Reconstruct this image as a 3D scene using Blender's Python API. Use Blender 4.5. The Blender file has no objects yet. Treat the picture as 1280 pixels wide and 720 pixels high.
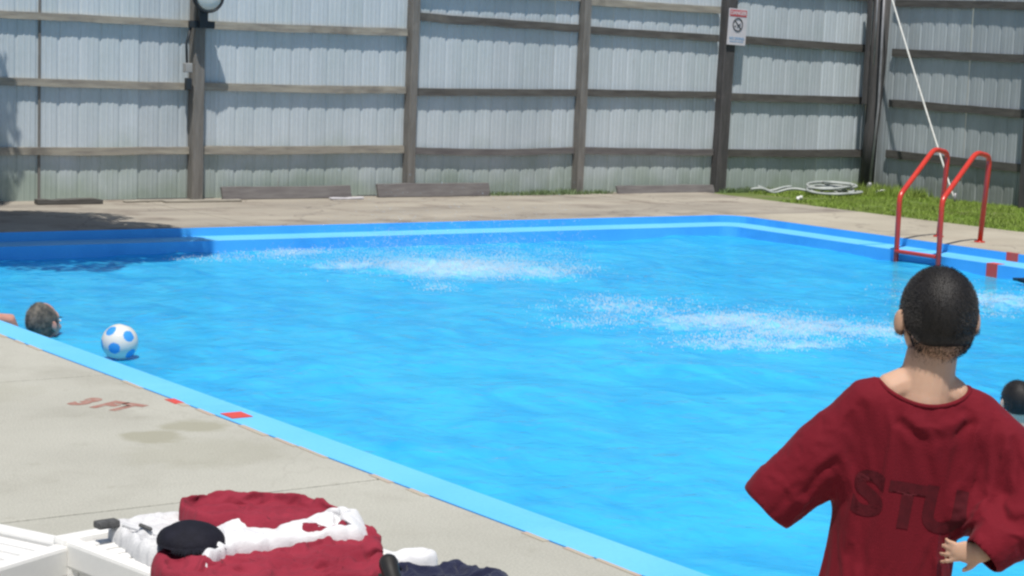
import bpy, bmesh, math, random
import numpy as np
from mathutils import Vector, Matrix, Euler, noise
from mathutils.bvhtree import BVHTree
random.seed(7); rng = np.random.default_rng(7)
sc = bpy.context.scene
COL = sc.collection
PI = math.pi

# ------------------------------------------------------------------ camera
FOC, PITCH, ROLL, CAMH = 2300.0, 0.126005, 0.037912, 1.7
fw = Vector((0, math.cos(PITCH), -math.sin(PITCH)))
up0 = Vector((0, math.sin(PITCH), math.cos(PITCH)))
x0 = Vector((1, 0, 0))
cx = math.cos(ROLL)*x0 + math.sin(ROLL)*up0
cu = -math.sin(ROLL)*x0 + math.cos(ROLL)*up0
cam_d = bpy.data.cameras.new('camera'); cam = bpy.data.objects.new('camera', cam_d); COL.objects.link(cam)
cam.matrix_world = Matrix(((cx.x, cu.x, -fw.x, 0), (cx.y, cu.y, -fw.y, 0), (cx.z, cu.z, -fw.z, CAMH), (0, 0, 0, 1)))
cam_d.sensor_width = 36; cam_d.lens = 36*FOC/1280; cam_d.clip_end = 2000; cam_d.clip_start = .05
sc.camera = cam

# ------------------------------------------------------------------ sky, sun, exposure
SUN = Vector((0.0, -0.395, 1.0)).normalized()
w = bpy.data.worlds.new('World'); sc.world = w; w.use_nodes = True
nt = w.node_tree; nt.nodes.clear()
bg = nt.nodes.new('ShaderNodeBackground'); sky = nt.nodes.new('ShaderNodeTexSky'); ow = nt.nodes.new('ShaderNodeOutputWorld')
sky.sky_type = 'NISHITA'; sky.sun_disc = False
sky.sun_elevation = math.asin(SUN.z); sky.sun_rotation = math.atan2(SUN.x, SUN.y)
bg.inputs['Strength'].default_value = 0.075
nt.links.new(sky.outputs[0], bg.inputs[0]); nt.links.new(bg.outputs[0], ow.inputs[0])
sd = bpy.data.lights.new('sun', 'SUN'); so = bpy.data.objects.new('sun', sd); COL.objects.link(so)
sd.energy = 4.2; sd.angle = math.radians(0.5); sd.color = (1, .96, .9)
so.rotation_euler = SUN.to_track_quat('Z', 'Y').to_euler()
sc.view_settings.view_transform = 'Standard'; sc.view_settings.look = 'None'
sc.view_settings.exposure = 0.25; sc.view_settings.gamma = 1; sc.view_settings.use_curve_mapping = False
sc.cycles.max_bounces = 8; sc.cycles.transparent_max_bounces = 12
sc.cycles.pixel_filter_type = 'BLACKMAN_HARRIS'; sc.cycles.filter_width = 2.5

# ------------------------------------------------------------------ helpers
TH = math.radians(35.0)                       # the pool's long sides run at this angle to the view
UX, VX = Vector((math.cos(TH), math.sin(TH), 0)), Vector((-math.sin(TH), math.cos(TH), 0))
def W(u, v, z=0.0): return UX*u + VX*v + Vector((0, 0, z))
MROT = Matrix.Rotation(TH, 4, 'Z')

def tag(o, label=None, cat=None, group=None, kind=None):
    if label: o['label'] = label
    if cat: o['category'] = cat
    if group: o['group'] = group
    if kind: o['kind'] = kind
    return o
def empty(name, loc, label, cat, group=None, rz=0.0):
    o = bpy.data.objects.new(name, None); COL.objects.link(o)
    o.empty_display_size = .1; o.location = loc; o.rotation_euler = (0, 0, rz)
    return tag(o, label, cat, group)
def link(name, me, m=None, parent=None, smooth=False):
    o = bpy.data.objects.new(name, me); COL.objects.link(o)
    if m is not None and len(me.materials) == 0: me.materials.append(m)
    if smooth:
        me.polygons.foreach_set('use_smooth', [True]*len(me.polygons))
    if parent: o.parent = parent
    return o
def obj(name, bm, m=None, parent=None, smooth=False):
    me = bpy.data.meshes.new(name); bm.to_mesh(me); bm.free()
    return link(name, me, m, parent, smooth)
def box(bm, x, y, z, X, Y, Z, M=None, bev=0.0):
    vs = [bm.verts.new(p) for p in ((x, y, z), (X, y, z), (X, Y, z), (x, Y, z), (x, y, Z), (X, y, Z), (X, Y, Z), (x, Y, Z))]
    fs = [bm.faces.new([vs[i] for i in f]) for f in ((3, 2, 1, 0), (4, 5, 6, 7), (0, 1, 5, 4), (1, 2, 6, 5), (2, 3, 7, 6), (3, 0, 4, 7))]
    if bev > 0:
        es = list({e for f in fs for e in f.edges})
        r = bmesh.ops.bevel(bm, geom=es, offset=bev, segments=2, affect='EDGES', profile=.6)
        vs = list({v for f in r['faces'] for v in f.verts} | {v for v in vs if v.is_valid})
    if M is not None:
        for v in vs: v.co = M @ v.co
    return vs
def frame_for(d):
    d = d.normalized(); a = Vector((0, 0, 1)) if abs(d.z) < .9 else Vector((1, 0, 0))
    s = d.cross(a).normalized(); return s, s.cross(d).normalized()
def tube(bm, pts, rad, n=12, cap=True, round_ends=False, flat=1.0):
    """tapered tube through points; rad a number or a list; round_ends adds hemispheres"""
    pts = [Vector(p) for p in pts]
    if not hasattr(rad, '__len__'): rad = [rad]*len(pts)
    P, R = list(pts), list(rad)
    if round_ends:
        d0 = (pts[0]-pts[1]).normalized(); d1 = (pts[-1]-pts[-2]).normalized()
        A = [(pts[0]+d0*R[0]*math.sin(a), R[0]*math.cos(a)) for a in (1.4, 1.0, .5)]
        B = [(pts[-1]+d1*R[-1]*math.sin(a), R[-1]*math.cos(a)) for a in (.5, 1.0, 1.4)]
        P = [a[0] for a in A]+P+[b[0] for b in B]; R = [a[1] for a in A]+R+[b[1] for b in B]
    rings = []; s = None
    for i, p in enumerate(P):
        d = (P[min(i+1, len(P)-1)]-P[max(i-1, 0)]).normalized()
        if s is None: s, t = frame_for(d)
        else:
            s = (s-d*s.dot(d)).normalized()
        t = s.cross(d).normalized()
        rings.append([bm.verts.new(p+(s*math.cos(a)+t*math.sin(a)*flat)*R[i]) for a in (2*PI*k/n for k in range(n))])
    for a, b in zip(rings, rings[1:]):
        for k in range(n): bm.faces.new((a[k], a[(k+1) % n], b[(k+1) % n], b[k]))
    if cap: bm.faces.new(rings[0][::-1]); bm.faces.new(rings[-1])
    return rings
def ellipsoid(bm, c, r, M=None, seg=20, rings=12):
    T = Matrix.Translation(Vector(c)) @ (M if M is not None else Matrix()) @ Matrix.Diagonal((r[0], r[1], r[2], 1))
    return bmesh.ops.create_uvsphere(bm, u_segments=seg, v_segments=rings, radius=1, matrix=T)['verts']
def loft(bm, sec, n=28, cap=True, pw=1.0):
    """sections (cx,cy,cz,rx,ry)"""
    rings = []
    for (a, b, c, rx, ry) in sec:
        ring = []
        for k in range(n):
            t = 2*PI*k/n; co, si = math.cos(t), math.sin(t)
            ring.append(bm.verts.new((a+rx*math.copysign(abs(co)**pw, co), b+ry*math.copysign(abs(si)**pw, si), c)))
        rings.append(ring)
    for a, b in zip(rings, rings[1:]):
        for k in range(n): bm.faces.new((a[k], a[(k+1) % n], b[(k+1) % n], b[k]))
    if cap: bm.faces.new(rings[0][::-1]); bm.faces.new(rings[-1])
def remesh(bm, voxel, smooth=4, factor=.5):
    bmesh.ops.recalc_face_normals(bm, faces=bm.faces)
    me = bpy.data.meshes.new('tmp'); bm.to_mesh(me); bm.free()
    o = bpy.data.objects.new('tmp', me); COL.objects.link(o)
    r = o.modifiers.new('r', 'REMESH'); r.mode = 'VOXEL'; r.voxel_size = voxel
    if smooth:
        s = o.modifiers.new('s', 'SMOOTH'); s.factor = factor; s.iterations = smooth
    dg = bpy.context.evaluated_depsgraph_get(); dg.update()
    me2 = bpy.data.meshes.new_from_object(o.evaluated_get(dg))
    bpy.data.objects.remove(o); bpy.data.meshes.remove(me)
    return me2

def simulate(jobs, frames):
    """jobs: (object, pin weights {vertex index: weight}, growth, mass, bend, collider meshes with world offset, gravity); drapes the cloth and bakes it"""
    junk = []; mods = []
    for k, (o, pins, grow, mass, bend, cols, grav) in enumerate(jobs):
        cc_ = bpy.data.collections.new('drape'); junk.append(cc_)
        for me_, loc in cols:
            c = bpy.data.objects.new('collider', me_); COL.objects.link(c); c.location = loc; cc_.objects.link(c); q = c.modifiers.new('c', 'COLLISION'); c.collision.thickness_outer = .003; c.collision.cloth_friction = 12; junk.append(c)
        g = o.vertex_groups.new(name='pin')
        for i, w_ in pins.items(): g.add([i], w_, 'REPLACE')
        m_ = o.modifiers.new('cloth', 'CLOTH'); st = m_.settings; st.quality = 6; st.mass = mass; st.bending_stiffness = bend; st.tension_stiffness = 12; st.compression_stiffness = 12; st.shear_stiffness = 4; st.air_damping = 2
        st.vertex_group_mass = 'pin'; st.pin_stiffness = 1.0; st.shrink_min = -grow; st.shrink_max = -grow; st.effector_weights.gravity = grav
        cs = m_.collision_settings; cs.collection = cc_; cs.distance_min = .002; cs.collision_quality = 2; cs.use_self_collision = False
        m_.point_cache.frame_start = 1; m_.point_cache.frame_end = frames+1; mods.append(m_)
    sc.frame_start = 1; sc.frame_end = frames+1
    for f in range(1, frames+1): sc.frame_set(f)
    dg = bpy.context.evaluated_depsgraph_get()
    res = [bpy.data.meshes.new_from_object(j[0].evaluated_get(dg)) for j in jobs]
    for j, me_ in zip(jobs, res):
        j[0].modifiers.clear(); j[0].vertex_groups.clear(); j[0].data = me_; me_.polygons.foreach_set('use_smooth', [True]*len(me_.polygons))
    for q in junk:
        if isinstance(q, bpy.types.Collection): bpy.data.collections.remove(q)
        else: bpy.data.objects.remove(q)
    sc.frame_set(1)

# ------------------------------------------------------------------ materials
def mat(name, col, rough=.7, col2=None, scale=3.0, detail=6, thr=(.35, .65), bump=0.0, bscale=60, spec=.4,
        metal=0.0, stretch=None, grime=None, gscale=1.2, gthr=(.55, .8), fine=0.0, fscale=200, sheen=0.0, sss=0.0):
    m = bpy.data.materials.new(name); m.use_nodes = True; N = m.node_tree; n = N.nodes; L = N.links
    b = n['Principled BSDF']; b.inputs['Roughness'].default_value = rough; b.inputs['Metallic'].default_value = metal
    b.inputs['Specular IOR Level'].default_value = spec
    if sheen: b.inputs['Sheen Weight'].default_value = sheen
    if sss:
        b.inputs['Subsurface Weight'].default_value = sss; b.inputs['Subsurface Radius'].default_value = (1, .4, .2); b.inputs['Subsurface Scale'].default_value = .008
    tc = n.new('ShaderNodeTexCoord'); vec = tc.outputs['Object']
    if stretch:
        mp = n.new('ShaderNodeMapping'); mp.inputs['Scale'].default_value = stretch; L.new(vec, mp.inputs[0]); svec = mp.outputs[0]
    else: svec = vec
    def rgb(c):
        r = n.new('ShaderNodeRGB'); r.outputs[0].default_value = (*c, 1); return r.outputs[0]
    def nz(sc_, det, v, lo, hi):
        t = n.new('ShaderNodeTexNoise'); t.inputs['Scale'].default_value = sc_; t.inputs['Detail'].default_value = det; t.inputs['Roughness'].default_value = .6
        L.new(v, t.inputs['Vector']); r = n.new('ShaderNodeMapRange'); r.inputs[1].default_value = lo; r.inputs[2].default_value = hi
        L.new(t.outputs[0], r.inputs[0]); return r.outputs[0]
    def mix(f, a, c, mode='MIX'):
        x = n.new('ShaderNodeMix'); x.data_type = 'RGBA'; x.blend_type = mode
        if isinstance(f, float): x.inputs[0].default_value = f
        else: L.new(f, x.inputs[0])
        L.new(a, x.inputs[6]); L.new(c, x.inputs[7]); return x.outputs[2]
    c = rgb(col)
    if col2: c = mix(nz(scale, detail, svec, *thr), c, rgb(col2))
    if grime: c = mix(nz(gscale, 8, vec, *gthr), c, rgb(grime))
    if fine:
        f = nz(fscale, 3, vec, .3, .7); g = n.new('ShaderNodeMapRange'); g.inputs[3].default_value = 1-fine; g.inputs[4].default_value = 1+fine; L.new(f, g.inputs[0])
        vm = n.new('ShaderNodeVectorMath'); vm.operation = 'SCALE'; L.new(c, vm.inputs[0]); L.new(g.outputs[0], vm.inputs['Scale']); c = vm.outputs[0]
    L.new(c, b.inputs['Base Color'])
    if bump:
        t = n.new('ShaderNodeTexNoise'); t.inputs['Scale'].default_value = bscale; t.inputs['Detail'].default_value = 5
        L.new(svec, t.inputs['Vector']); bp = n.new('ShaderNodeBump'); bp.inputs['Strength'].default_value = bump; bp.inputs['Distance'].default_value = .01
        L.new(t.outputs[0], bp.inputs['Height']); L.new(bp.outputs[0], b.inputs['Normal'])
    m['x'] = 1
    return m

M = {}
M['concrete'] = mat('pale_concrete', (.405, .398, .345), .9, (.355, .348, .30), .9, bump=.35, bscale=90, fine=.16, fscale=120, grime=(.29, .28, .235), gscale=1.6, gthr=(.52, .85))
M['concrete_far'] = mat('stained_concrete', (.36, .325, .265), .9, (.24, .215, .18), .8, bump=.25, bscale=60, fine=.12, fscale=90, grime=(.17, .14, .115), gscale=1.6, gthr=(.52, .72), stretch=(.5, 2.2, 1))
M['concrete_right'] = mat('worn_concrete', (.40, .365, .29), .9, (.31, .275, .215), .9, bump=.25, bscale=60, fine=.12, fscale=90, grime=(.22, .19, .15), gscale=1.3, gthr=(.58, .75))
M['ground'] = mat('bare_ground', (.20, .17, .12), .95, (.12, .12, .06), 1.2, bump=.4, bscale=20)
M['soil'] = mat('lawn_soil', (.10, .14, .03), .95, (.20, .17, .10), 2.0, bump=.5, bscale=40, thr=(.5, .8))
M['paint'] = mat('lit_blue_pool_paint', (.12, .47, .82), .55, (.15, .51, .86), 1.2, fine=.04, fscale=60, grime=(.10, .41, .75), gscale=2.0)  # pool paint, sunlit copy for the flat ledge
M['paint_wall'] = mat('shaded_blue_pool_paint', (.05, .36, .80), .55, (.07, .42, .86), 1.2, fine=.04, fscale=60, grime=(.04, .30, .70), gscale=2.0)  # same paint as the ledge, with the walls' weaker light painted in
M['paint_floor'] = mat('blue_pool_floor_paint', (.06, .52, .90), .7, (.09, .57, .93), .6, grime=(.03, .37, .77), gscale=1.1, gthr=(.46, .72))  # grime here is mottling that paints ripple light and dark into the floor
M['red_paint'] = mat('red_line_paint', (.62, .06, .05), .6, (.50, .09, .07), 12, fine=.1)
M['red_faded'] = mat('faded_red_stencil', (.30, .15, .12), .9, (.37, .28, .235), 22, thr=(.50, .70), detail=8)
M['red_ghost'] = mat('nearly_gone_red_stencil', (.36, .30, .24), .9, (.36, .345, .275), 20, thr=(.35, .6), detail=8)
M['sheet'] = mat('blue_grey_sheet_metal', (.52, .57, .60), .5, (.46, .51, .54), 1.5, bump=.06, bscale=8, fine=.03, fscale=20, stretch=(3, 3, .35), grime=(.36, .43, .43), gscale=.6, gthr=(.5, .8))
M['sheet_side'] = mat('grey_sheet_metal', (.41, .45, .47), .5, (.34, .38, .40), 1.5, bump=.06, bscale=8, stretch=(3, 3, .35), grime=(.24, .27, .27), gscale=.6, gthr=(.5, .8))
M['wood'] = mat('weathered_grey_wood', (.36, .33, .27), .85, (.23, .21, .18), 3, bump=.4, bscale=25, stretch=(1, 8, 8), grime=(.10, .09, .08), gscale=1.5, gthr=(.55, .75))
M['wood_dark'] = mat('dark_weathered_wood', (.11, .105, .095), .85, (.065, .06, .055), 3, bump=.4, bscale=25, stretch=(1, 8, 8), grime=(.16, .15, .13), gscale=1.8, gthr=(.6, .75))
M['post'] = mat('weathered_post_wood', (.20, .19, .175), .85, (.14, .132, .12), 3, bump=.4, bscale=25, stretch=(8, 8, 1), grime=(.24, .22, .19), gscale=2.5, gthr=(.6, .75))
M['post_dark'] = mat('dark_post_wood', (.085, .08, .08), .85, (.05, .05, .05), 3, bump=.4, bscale=25, stretch=(8, 8, 1), grime=(.16, .14, .13), gscale=2.5, gthr=(.6, .75))
M['plank'] = mat('grey_plank_wood', (.16, .15, .145), .9, (.11, .10, .10), 3, bump=.4, bscale=25, stretch=(1, 8, 8))
M['red_metal'] = mat('red_ladder_paint', (.58, .045, .022), .28, (.48, .03, .02), 5, spec=.6, grime=(.28, .04, .03), gscale=14, gthr=(.6, .75))
M['black'] = mat('black_metal', (.02, .025, .03), .5)
M['lens'] = mat('frosted_lamp_glass', (.62, .62, .56), .25, (.5, .5, .46), 5, spec=.7)
M['grey_box'] = mat('grey_box_metal', (.32, .32, .31), .6, (.26, .26, .25), 8)
M['galv'] = mat('galvanised_pipe', (.33, .33, .34), .4, (.22, .22, .23), 8, metal=.3)
M['rope'] = mat('white_rope', (.72, .72, .68), .8, (.55, .55, .52), 30)
M['hose'] = mat('white_hose_rubber', (.42, .44, .42), .5, (.30, .33, .32), 8)
M['sign_white'] = mat('white_sign_enamel', (.60, .58, .60), .4, (.52, .51, .54), 5)
M['sign_red'] = mat('red_sign_print', (.48, .07, .08), .5)
M['sign_black'] = mat('black_sign_print', (.05, .05, .06), .5)
M['sign_blue'] = mat('blue_sign_print', (.15, .30, .48), .5)
M['plastic'] = mat('white_resin_plastic', (.76, .75, .72), .38, (.70, .69, .66), 3, spec=.5, fine=.02, fscale=40)
M['shirt'] = mat('maroon_cotton', (.150, .005, .013), .85, (.125, .004, .011), 6, bump=.15, bscale=250, sheen=.03, spec=.2)
M['shirt_print'] = mat('dark_shirt_print', (.062, .004, .008), .75, (.085, .005, .010), 60, thr=(.4, .7), spec=.2)
M['shirt_collar'] = mat('maroon_ribbing', (.15, .006, .013), .85, (.12, .005, .011), 40, bump=.3, bscale=300, spec=.2)
M['towel_red'] = mat('faded_maroon_terry', (.27, .030, .050), .95, (.21, .022, .038), 8, bump=.3, bscale=220, sheen=.03, spec=.1)
M['towel_white'] = mat('white_terry', (.66, .66, .66), .95, (.60, .60, .61), 8, bump=.2, bscale=200, sheen=.2, spec=.1)
M['mesh_white'] = mat('white_mesh_fabric', (.60, .60, .60), .9, (.50, .50, .51), 160, bump=.15, bscale=200, spec=.1)
M['fabric_black'] = mat('black_fabric', (.008, .008, .013), .8, (.012, .012, .02), 30, bump=.3, bscale=200, spec=.2)
M['strap'] = mat('charcoal_strap', (.045, .045, .045), .8, (.10, .10, .10), 60)
M['navy'] = mat('navy_fabric', (.016, .019, .048), .9, (.011, .013, .034), 10, bump=.4, bscale=150, sheen=.2, spec=.15)
M['green_dark'] = mat('dark_green_fabric', (.008, .025, .018), .9, (.006, .014, .012), 10, bump=.4, bscale=150)
M['handle'] = mat('black_rubber', (.015, .014, .013), .45, (.02, .018, .015), 20)
M['skin'] = mat('boy_skin', (.56, .355, .25), .55, (.49, .295, .20), 9, sss=.15, spec=.35, bump=.05, bscale=180)
M['skin_pale'] = mat('wet_pink_skin', (.56, .30, .23), .35, (.48, .24, .18), 9, sss=.12, spec=.5)
M['skin_light'] = mat('light_skin', (.62, .42, .32), .5, (.56, .36, .27), 9, sss=.12)
M['hair'] = mat('short_black_hair', (.012, .0095, .008), .6, (.007, .006, .006), 60, bump=.2, bscale=320, spec=.4)
M['hair_grey'] = mat('wet_grey_hair', (.17, .15, .12), .6, (.05, .05, .045), 30, bump=.8, bscale=200, thr=(.4, .6))
M['eye_white'] = mat('eye_white', (.75, .73, .70), .2)
M['iris'] = mat('brown_iris', (.06, .03, .015), .2)
M['lip'] = mat('lips', (.42, .16, .13), .5)
M['shorts'] = mat('black_swim_shorts', (.02, .02, .03), .7, (.03, .03, .04), 10)
M['fin'] = mat('black_fin_rubber', (.006, .007, .012), .35)
M['ball_white'] = mat('white_ball_vinyl', (.66, .64, .58), .22, (.60, .59, .54), 5, spec=.6)
M['ball_blue'] = mat('blue_ball_print', (.05, .30, .68), .25, (.04, .26, .62), 5, spec=.6)
M['bark'] = mat('tree_bark', (.12, .09, .07), .95, (.06, .05, .04), 8, bump=.8, bscale=30)
M['drop'] = mat('white_water_spray', (.80, .84, .86), .15, (.72, .80, .84), 10, spec=.6)
_m = M['drop']; _n = _m.node_tree.nodes; _b = _n['Principled BSDF']; _t = _n.new('ShaderNodeBsdfTransparent'); _x = _n.new('ShaderNodeMixShader'); _x.inputs[0].default_value = .6
_o = [q for q in _n if q.type == 'OUTPUT_MATERIAL'][0]; _m.node_tree.links.new(_t.outputs[0], _x.inputs[2]); _m.node_tree.links.new(_b.outputs[0], _x.inputs[1]); _m.node_tree.links.new(_x.outputs[0], _o.inputs[0])
def leafy(name, a, b):
    m = mat(name, a, .6, b, 1.5, thr=(.3, .7)); return m
M['leaf'] = leafy('tree_leaf', (.06, .10, .02), (.035, .07, .015))
M['grass'] = mat('lawn_grass', (.22, .34, .04), .7, (.19, .25, .05), 1.3, thr=(.3, .7), grime=(.24, .29, .06), gscale=2.5)
M['weed'] = mat('weed_green', (.12, .19, .07), .7, (.15, .19, .10), 2)

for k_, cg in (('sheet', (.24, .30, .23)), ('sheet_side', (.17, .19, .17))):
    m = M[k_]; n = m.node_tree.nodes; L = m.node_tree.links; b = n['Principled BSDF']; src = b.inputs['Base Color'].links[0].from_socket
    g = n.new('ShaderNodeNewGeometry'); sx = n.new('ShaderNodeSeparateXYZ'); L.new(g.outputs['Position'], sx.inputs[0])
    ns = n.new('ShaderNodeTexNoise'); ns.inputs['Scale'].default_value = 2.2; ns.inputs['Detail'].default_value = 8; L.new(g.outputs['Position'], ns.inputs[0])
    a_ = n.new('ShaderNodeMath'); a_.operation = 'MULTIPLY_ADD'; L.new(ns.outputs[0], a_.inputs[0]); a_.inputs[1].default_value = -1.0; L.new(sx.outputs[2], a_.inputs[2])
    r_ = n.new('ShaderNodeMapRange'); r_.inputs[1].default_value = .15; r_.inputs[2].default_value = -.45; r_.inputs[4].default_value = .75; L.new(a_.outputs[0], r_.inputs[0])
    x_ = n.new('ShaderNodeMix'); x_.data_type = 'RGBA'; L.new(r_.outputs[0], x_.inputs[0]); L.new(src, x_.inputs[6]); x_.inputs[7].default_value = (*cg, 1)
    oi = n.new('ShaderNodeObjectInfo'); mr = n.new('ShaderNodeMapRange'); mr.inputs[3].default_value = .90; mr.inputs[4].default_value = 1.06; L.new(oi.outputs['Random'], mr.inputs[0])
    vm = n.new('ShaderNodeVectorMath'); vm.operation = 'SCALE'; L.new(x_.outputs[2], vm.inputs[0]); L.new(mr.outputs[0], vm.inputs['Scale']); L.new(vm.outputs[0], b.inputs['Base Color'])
def layer(m, col, fac, lo, hi, kind='NOISE', scale=(1, 1, 1), dist=0.0):
    n = m.node_tree.nodes; L = m.node_tree.links; b = n['Principled BSDF']; src = b.inputs['Base Color'].links[0].from_socket
    g = n.new('ShaderNodeNewGeometry'); mp = n.new('ShaderNodeMapping'); mp.inputs['Scale'].default_value = scale; L.new(g.outputs['Position'], mp.inputs[0]); vec = mp.outputs[0]
    if kind == 'CRACK':
        w_ = n.new('ShaderNodeTexNoise'); w_.inputs['Scale'].default_value = 3; w_.inputs['Detail'].default_value = 8; L.new(vec, w_.inputs[0]); a_ = n.new('ShaderNodeVectorMath'); a_.operation = 'MULTIPLY_ADD'; L.new(w_.outputs['Color'], a_.inputs[0]); a_.inputs[1].default_value = (.5, .5, .5); L.new(vec, a_.inputs[2])
        t = n.new('ShaderNodeTexVoronoi'); t.feature = 'DISTANCE_TO_EDGE'; t.inputs['Scale'].default_value = 1; L.new(a_.outputs[0], t.inputs['Vector']); o_ = t.outputs['Distance']
    else:
        t = n.new('ShaderNodeTexNoise'); t.inputs['Scale'].default_value = 1; t.inputs['Detail'].default_value = 10; t.inputs['Roughness'].default_value = .65; L.new(vec, t.inputs[0]); o_ = t.outputs[0]
    r_ = n.new('ShaderNodeMapRange'); r_.inputs[1].default_value = lo; r_.inputs[2].default_value = hi; r_.inputs[4].default_value = fac; L.new(o_, r_.inputs[0])
    x_ = n.new('ShaderNodeMix'); x_.data_type = 'RGBA'; L.new(r_.outputs[0], x_.inputs[0]); L.new(src, x_.inputs[6]); x_.inputs[7].default_value = (*col, 1); L.new(x_.outputs[2], b.inputs['Base Color'])
layer(M['concrete'], (.26, .25, .21), .28, .005, .0, 'CRACK', (.55, .55, .55))
layer(M['concrete'], (.28, .27, .22), .6, .60, .74, scale=(7, 7, 7))
layer(M['concrete_far'], (.12, .10, .09), .7, .010, .0, 'CRACK', (.7, .7, .7))
layer(M['concrete_right'], (.12, .10, .09), .6, .010, .0, 'CRACK', (.7, .7, .7))
layer(M['paint'], (.42, .46, .44), .8, .69, .71, scale=(16, 16, 16))
layer(M['paint_wall'], (.30, .45, .55), .5, .68, .72, scale=(8, 8, 8))
for k_ in ('sheet', 'sheet_side'):
    layer(M[k_], (.22, .17, .13), .45, .66, .80, scale=(9, 9, 1.4)); layer(M[k_], (.62, .66, .67), .4, .60, .75, scale=(3, 3, .4))
# near deck: add the wet patches (real damp marks on the slabs) in world-placed ellipses
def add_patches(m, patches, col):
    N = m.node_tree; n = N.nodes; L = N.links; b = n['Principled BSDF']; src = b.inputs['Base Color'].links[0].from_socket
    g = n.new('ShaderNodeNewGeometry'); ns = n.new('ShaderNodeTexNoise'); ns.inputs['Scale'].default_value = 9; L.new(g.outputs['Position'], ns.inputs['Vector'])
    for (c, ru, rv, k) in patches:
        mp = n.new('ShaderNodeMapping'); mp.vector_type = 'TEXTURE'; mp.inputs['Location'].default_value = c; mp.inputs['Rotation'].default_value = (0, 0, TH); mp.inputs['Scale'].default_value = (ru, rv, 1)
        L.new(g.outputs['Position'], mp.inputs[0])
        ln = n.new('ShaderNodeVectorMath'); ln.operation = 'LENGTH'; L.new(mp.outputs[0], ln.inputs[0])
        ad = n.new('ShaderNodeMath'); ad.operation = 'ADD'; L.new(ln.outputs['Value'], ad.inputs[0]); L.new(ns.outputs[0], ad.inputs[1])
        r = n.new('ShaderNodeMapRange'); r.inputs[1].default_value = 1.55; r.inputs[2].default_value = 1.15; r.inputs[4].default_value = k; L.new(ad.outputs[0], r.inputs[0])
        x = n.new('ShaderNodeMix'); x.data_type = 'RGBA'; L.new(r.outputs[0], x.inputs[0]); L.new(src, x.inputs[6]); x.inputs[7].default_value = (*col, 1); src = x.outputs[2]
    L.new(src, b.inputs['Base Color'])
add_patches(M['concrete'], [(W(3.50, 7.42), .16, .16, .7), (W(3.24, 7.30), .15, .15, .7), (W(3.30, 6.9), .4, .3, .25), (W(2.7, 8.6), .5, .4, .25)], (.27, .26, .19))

# ------------------------------------------------------------------ the setting: ground, deck, pool
U0, U1, V0, V1 = 3.72, 13.95, -6.0, 15.60          # pool outline at deck level
LED = 0.39                                           # painted ledge width
ZL, ZW, ZF = -0.08, -0.19, -1.25                     # ledge, water, floor

def rounded(u0, u1, v0, v1, r, n=6):
    pts = []
    for (cu_, cv_, a0) in ((u1-r, v0+r, -PI/2), (u1-r, v1-r, 0), (u0+r, v1-r, PI/2), (u0+r, v0+r, PI)):
        for k in range(n+1):
            a = a0+PI/2*k/n; pts.append((cu_+r*math.cos(a), cv_+r*math.sin(a)))
    return pts
def sk(v): return 3.80-.0374*(v-4.62)-U0           # the near pool edge is not quite parallel
def skew(L_): return [(u+sk(v)*(1 if u < 8 else 0), v) for u, v in L_]
outer = rounded(U0, U1, V0, V1, .30); inner = rounded(U0+LED, U1-LED, V0+LED, V1-LED, .16)
outer, inner = skew(outer), skew(inner)

# ground sheet with the pool cut out
bm = bmesh.new(); r = rounded(U0-.5, U1+.5, V0-.5, V1+.5, .01)
R = [bm.verts.new(W(u, v, -.06)) for u, v in r]
big = []
for u, v in r:
    a = math.atan2(v-5, u-8); s = 600/max(abs(math.cos(a)), abs(math.sin(a)))
    big.append(bm.verts.new(W(8+s*math.cos(a), 5+s*math.sin(a), -.06)))
for i in range(len(r)):
    j = (i+1) % len(r); bm.faces.new((R[i], R[j], big[j], big[i]))
tag(obj('ground', bm, M['ground']), kind='structure')

# pool: one shell of upper wall, ledge, lower wall and floor; pieces as parts
pool = bpy.data.objects.new('pool', None); COL.objects.link(pool); tag(pool, kind='structure')
def ringband(name, A, zA, B, zB, m):
    bm = bmesh.new(); a = [bm.verts.new(W(u, v, zA)) for u, v in A]; b = [bm.verts.new(W(u, v, zB)) for u, v in B]
    for i in range(len(A)):
        j = (i+1) % len(A); bm.faces.new((a[i], a[j], b[j], b[i]))
    bmesh.ops.recalc_face_normals(bm, faces=bm.faces)
    return obj(name, bm, m, pool)
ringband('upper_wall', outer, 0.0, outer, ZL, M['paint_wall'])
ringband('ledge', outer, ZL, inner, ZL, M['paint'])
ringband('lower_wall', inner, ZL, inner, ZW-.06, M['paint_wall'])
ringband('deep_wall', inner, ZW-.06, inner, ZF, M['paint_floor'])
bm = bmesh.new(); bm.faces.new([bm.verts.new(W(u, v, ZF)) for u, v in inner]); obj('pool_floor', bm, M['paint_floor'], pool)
# the thin painted lip on the deck edge, worn
# red lane marks: upper wall, ledge and lower wall
def mark(u0, u1, v0, v1, z0, z1):
    bm = bmesh.new(); box(bm, u0, v0, z0, u1, v1, z1)
    o = obj('red_mark', bm, M['red_paint'], pool); o.rotation_euler = (0, 0, TH); return o
mark(U1-.004, U1+.02, 11.54, 11.68, ZL+.002, 0.004)
mark(U1-LED-.004, U1-LED+.10, 11.45, 11.58, -.55, ZL+.004)
mark(U0+.17, U0+.28, 7.85, 7.98, ZL-.02, ZL+.004)
# faint blue seams on the far ledge where the paint was lapped
for v in (10.6, 12.6, 13.2, 9.2):
    bm = bmesh.new(); box(bm, U1-LED+.002, v, ZL-.01, U1-.004, v+.05, ZL+.003); o = obj('paint_patch', bm, M['paint_wall'], pool); o.rotation_euler = (0, 0, TH)

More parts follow.
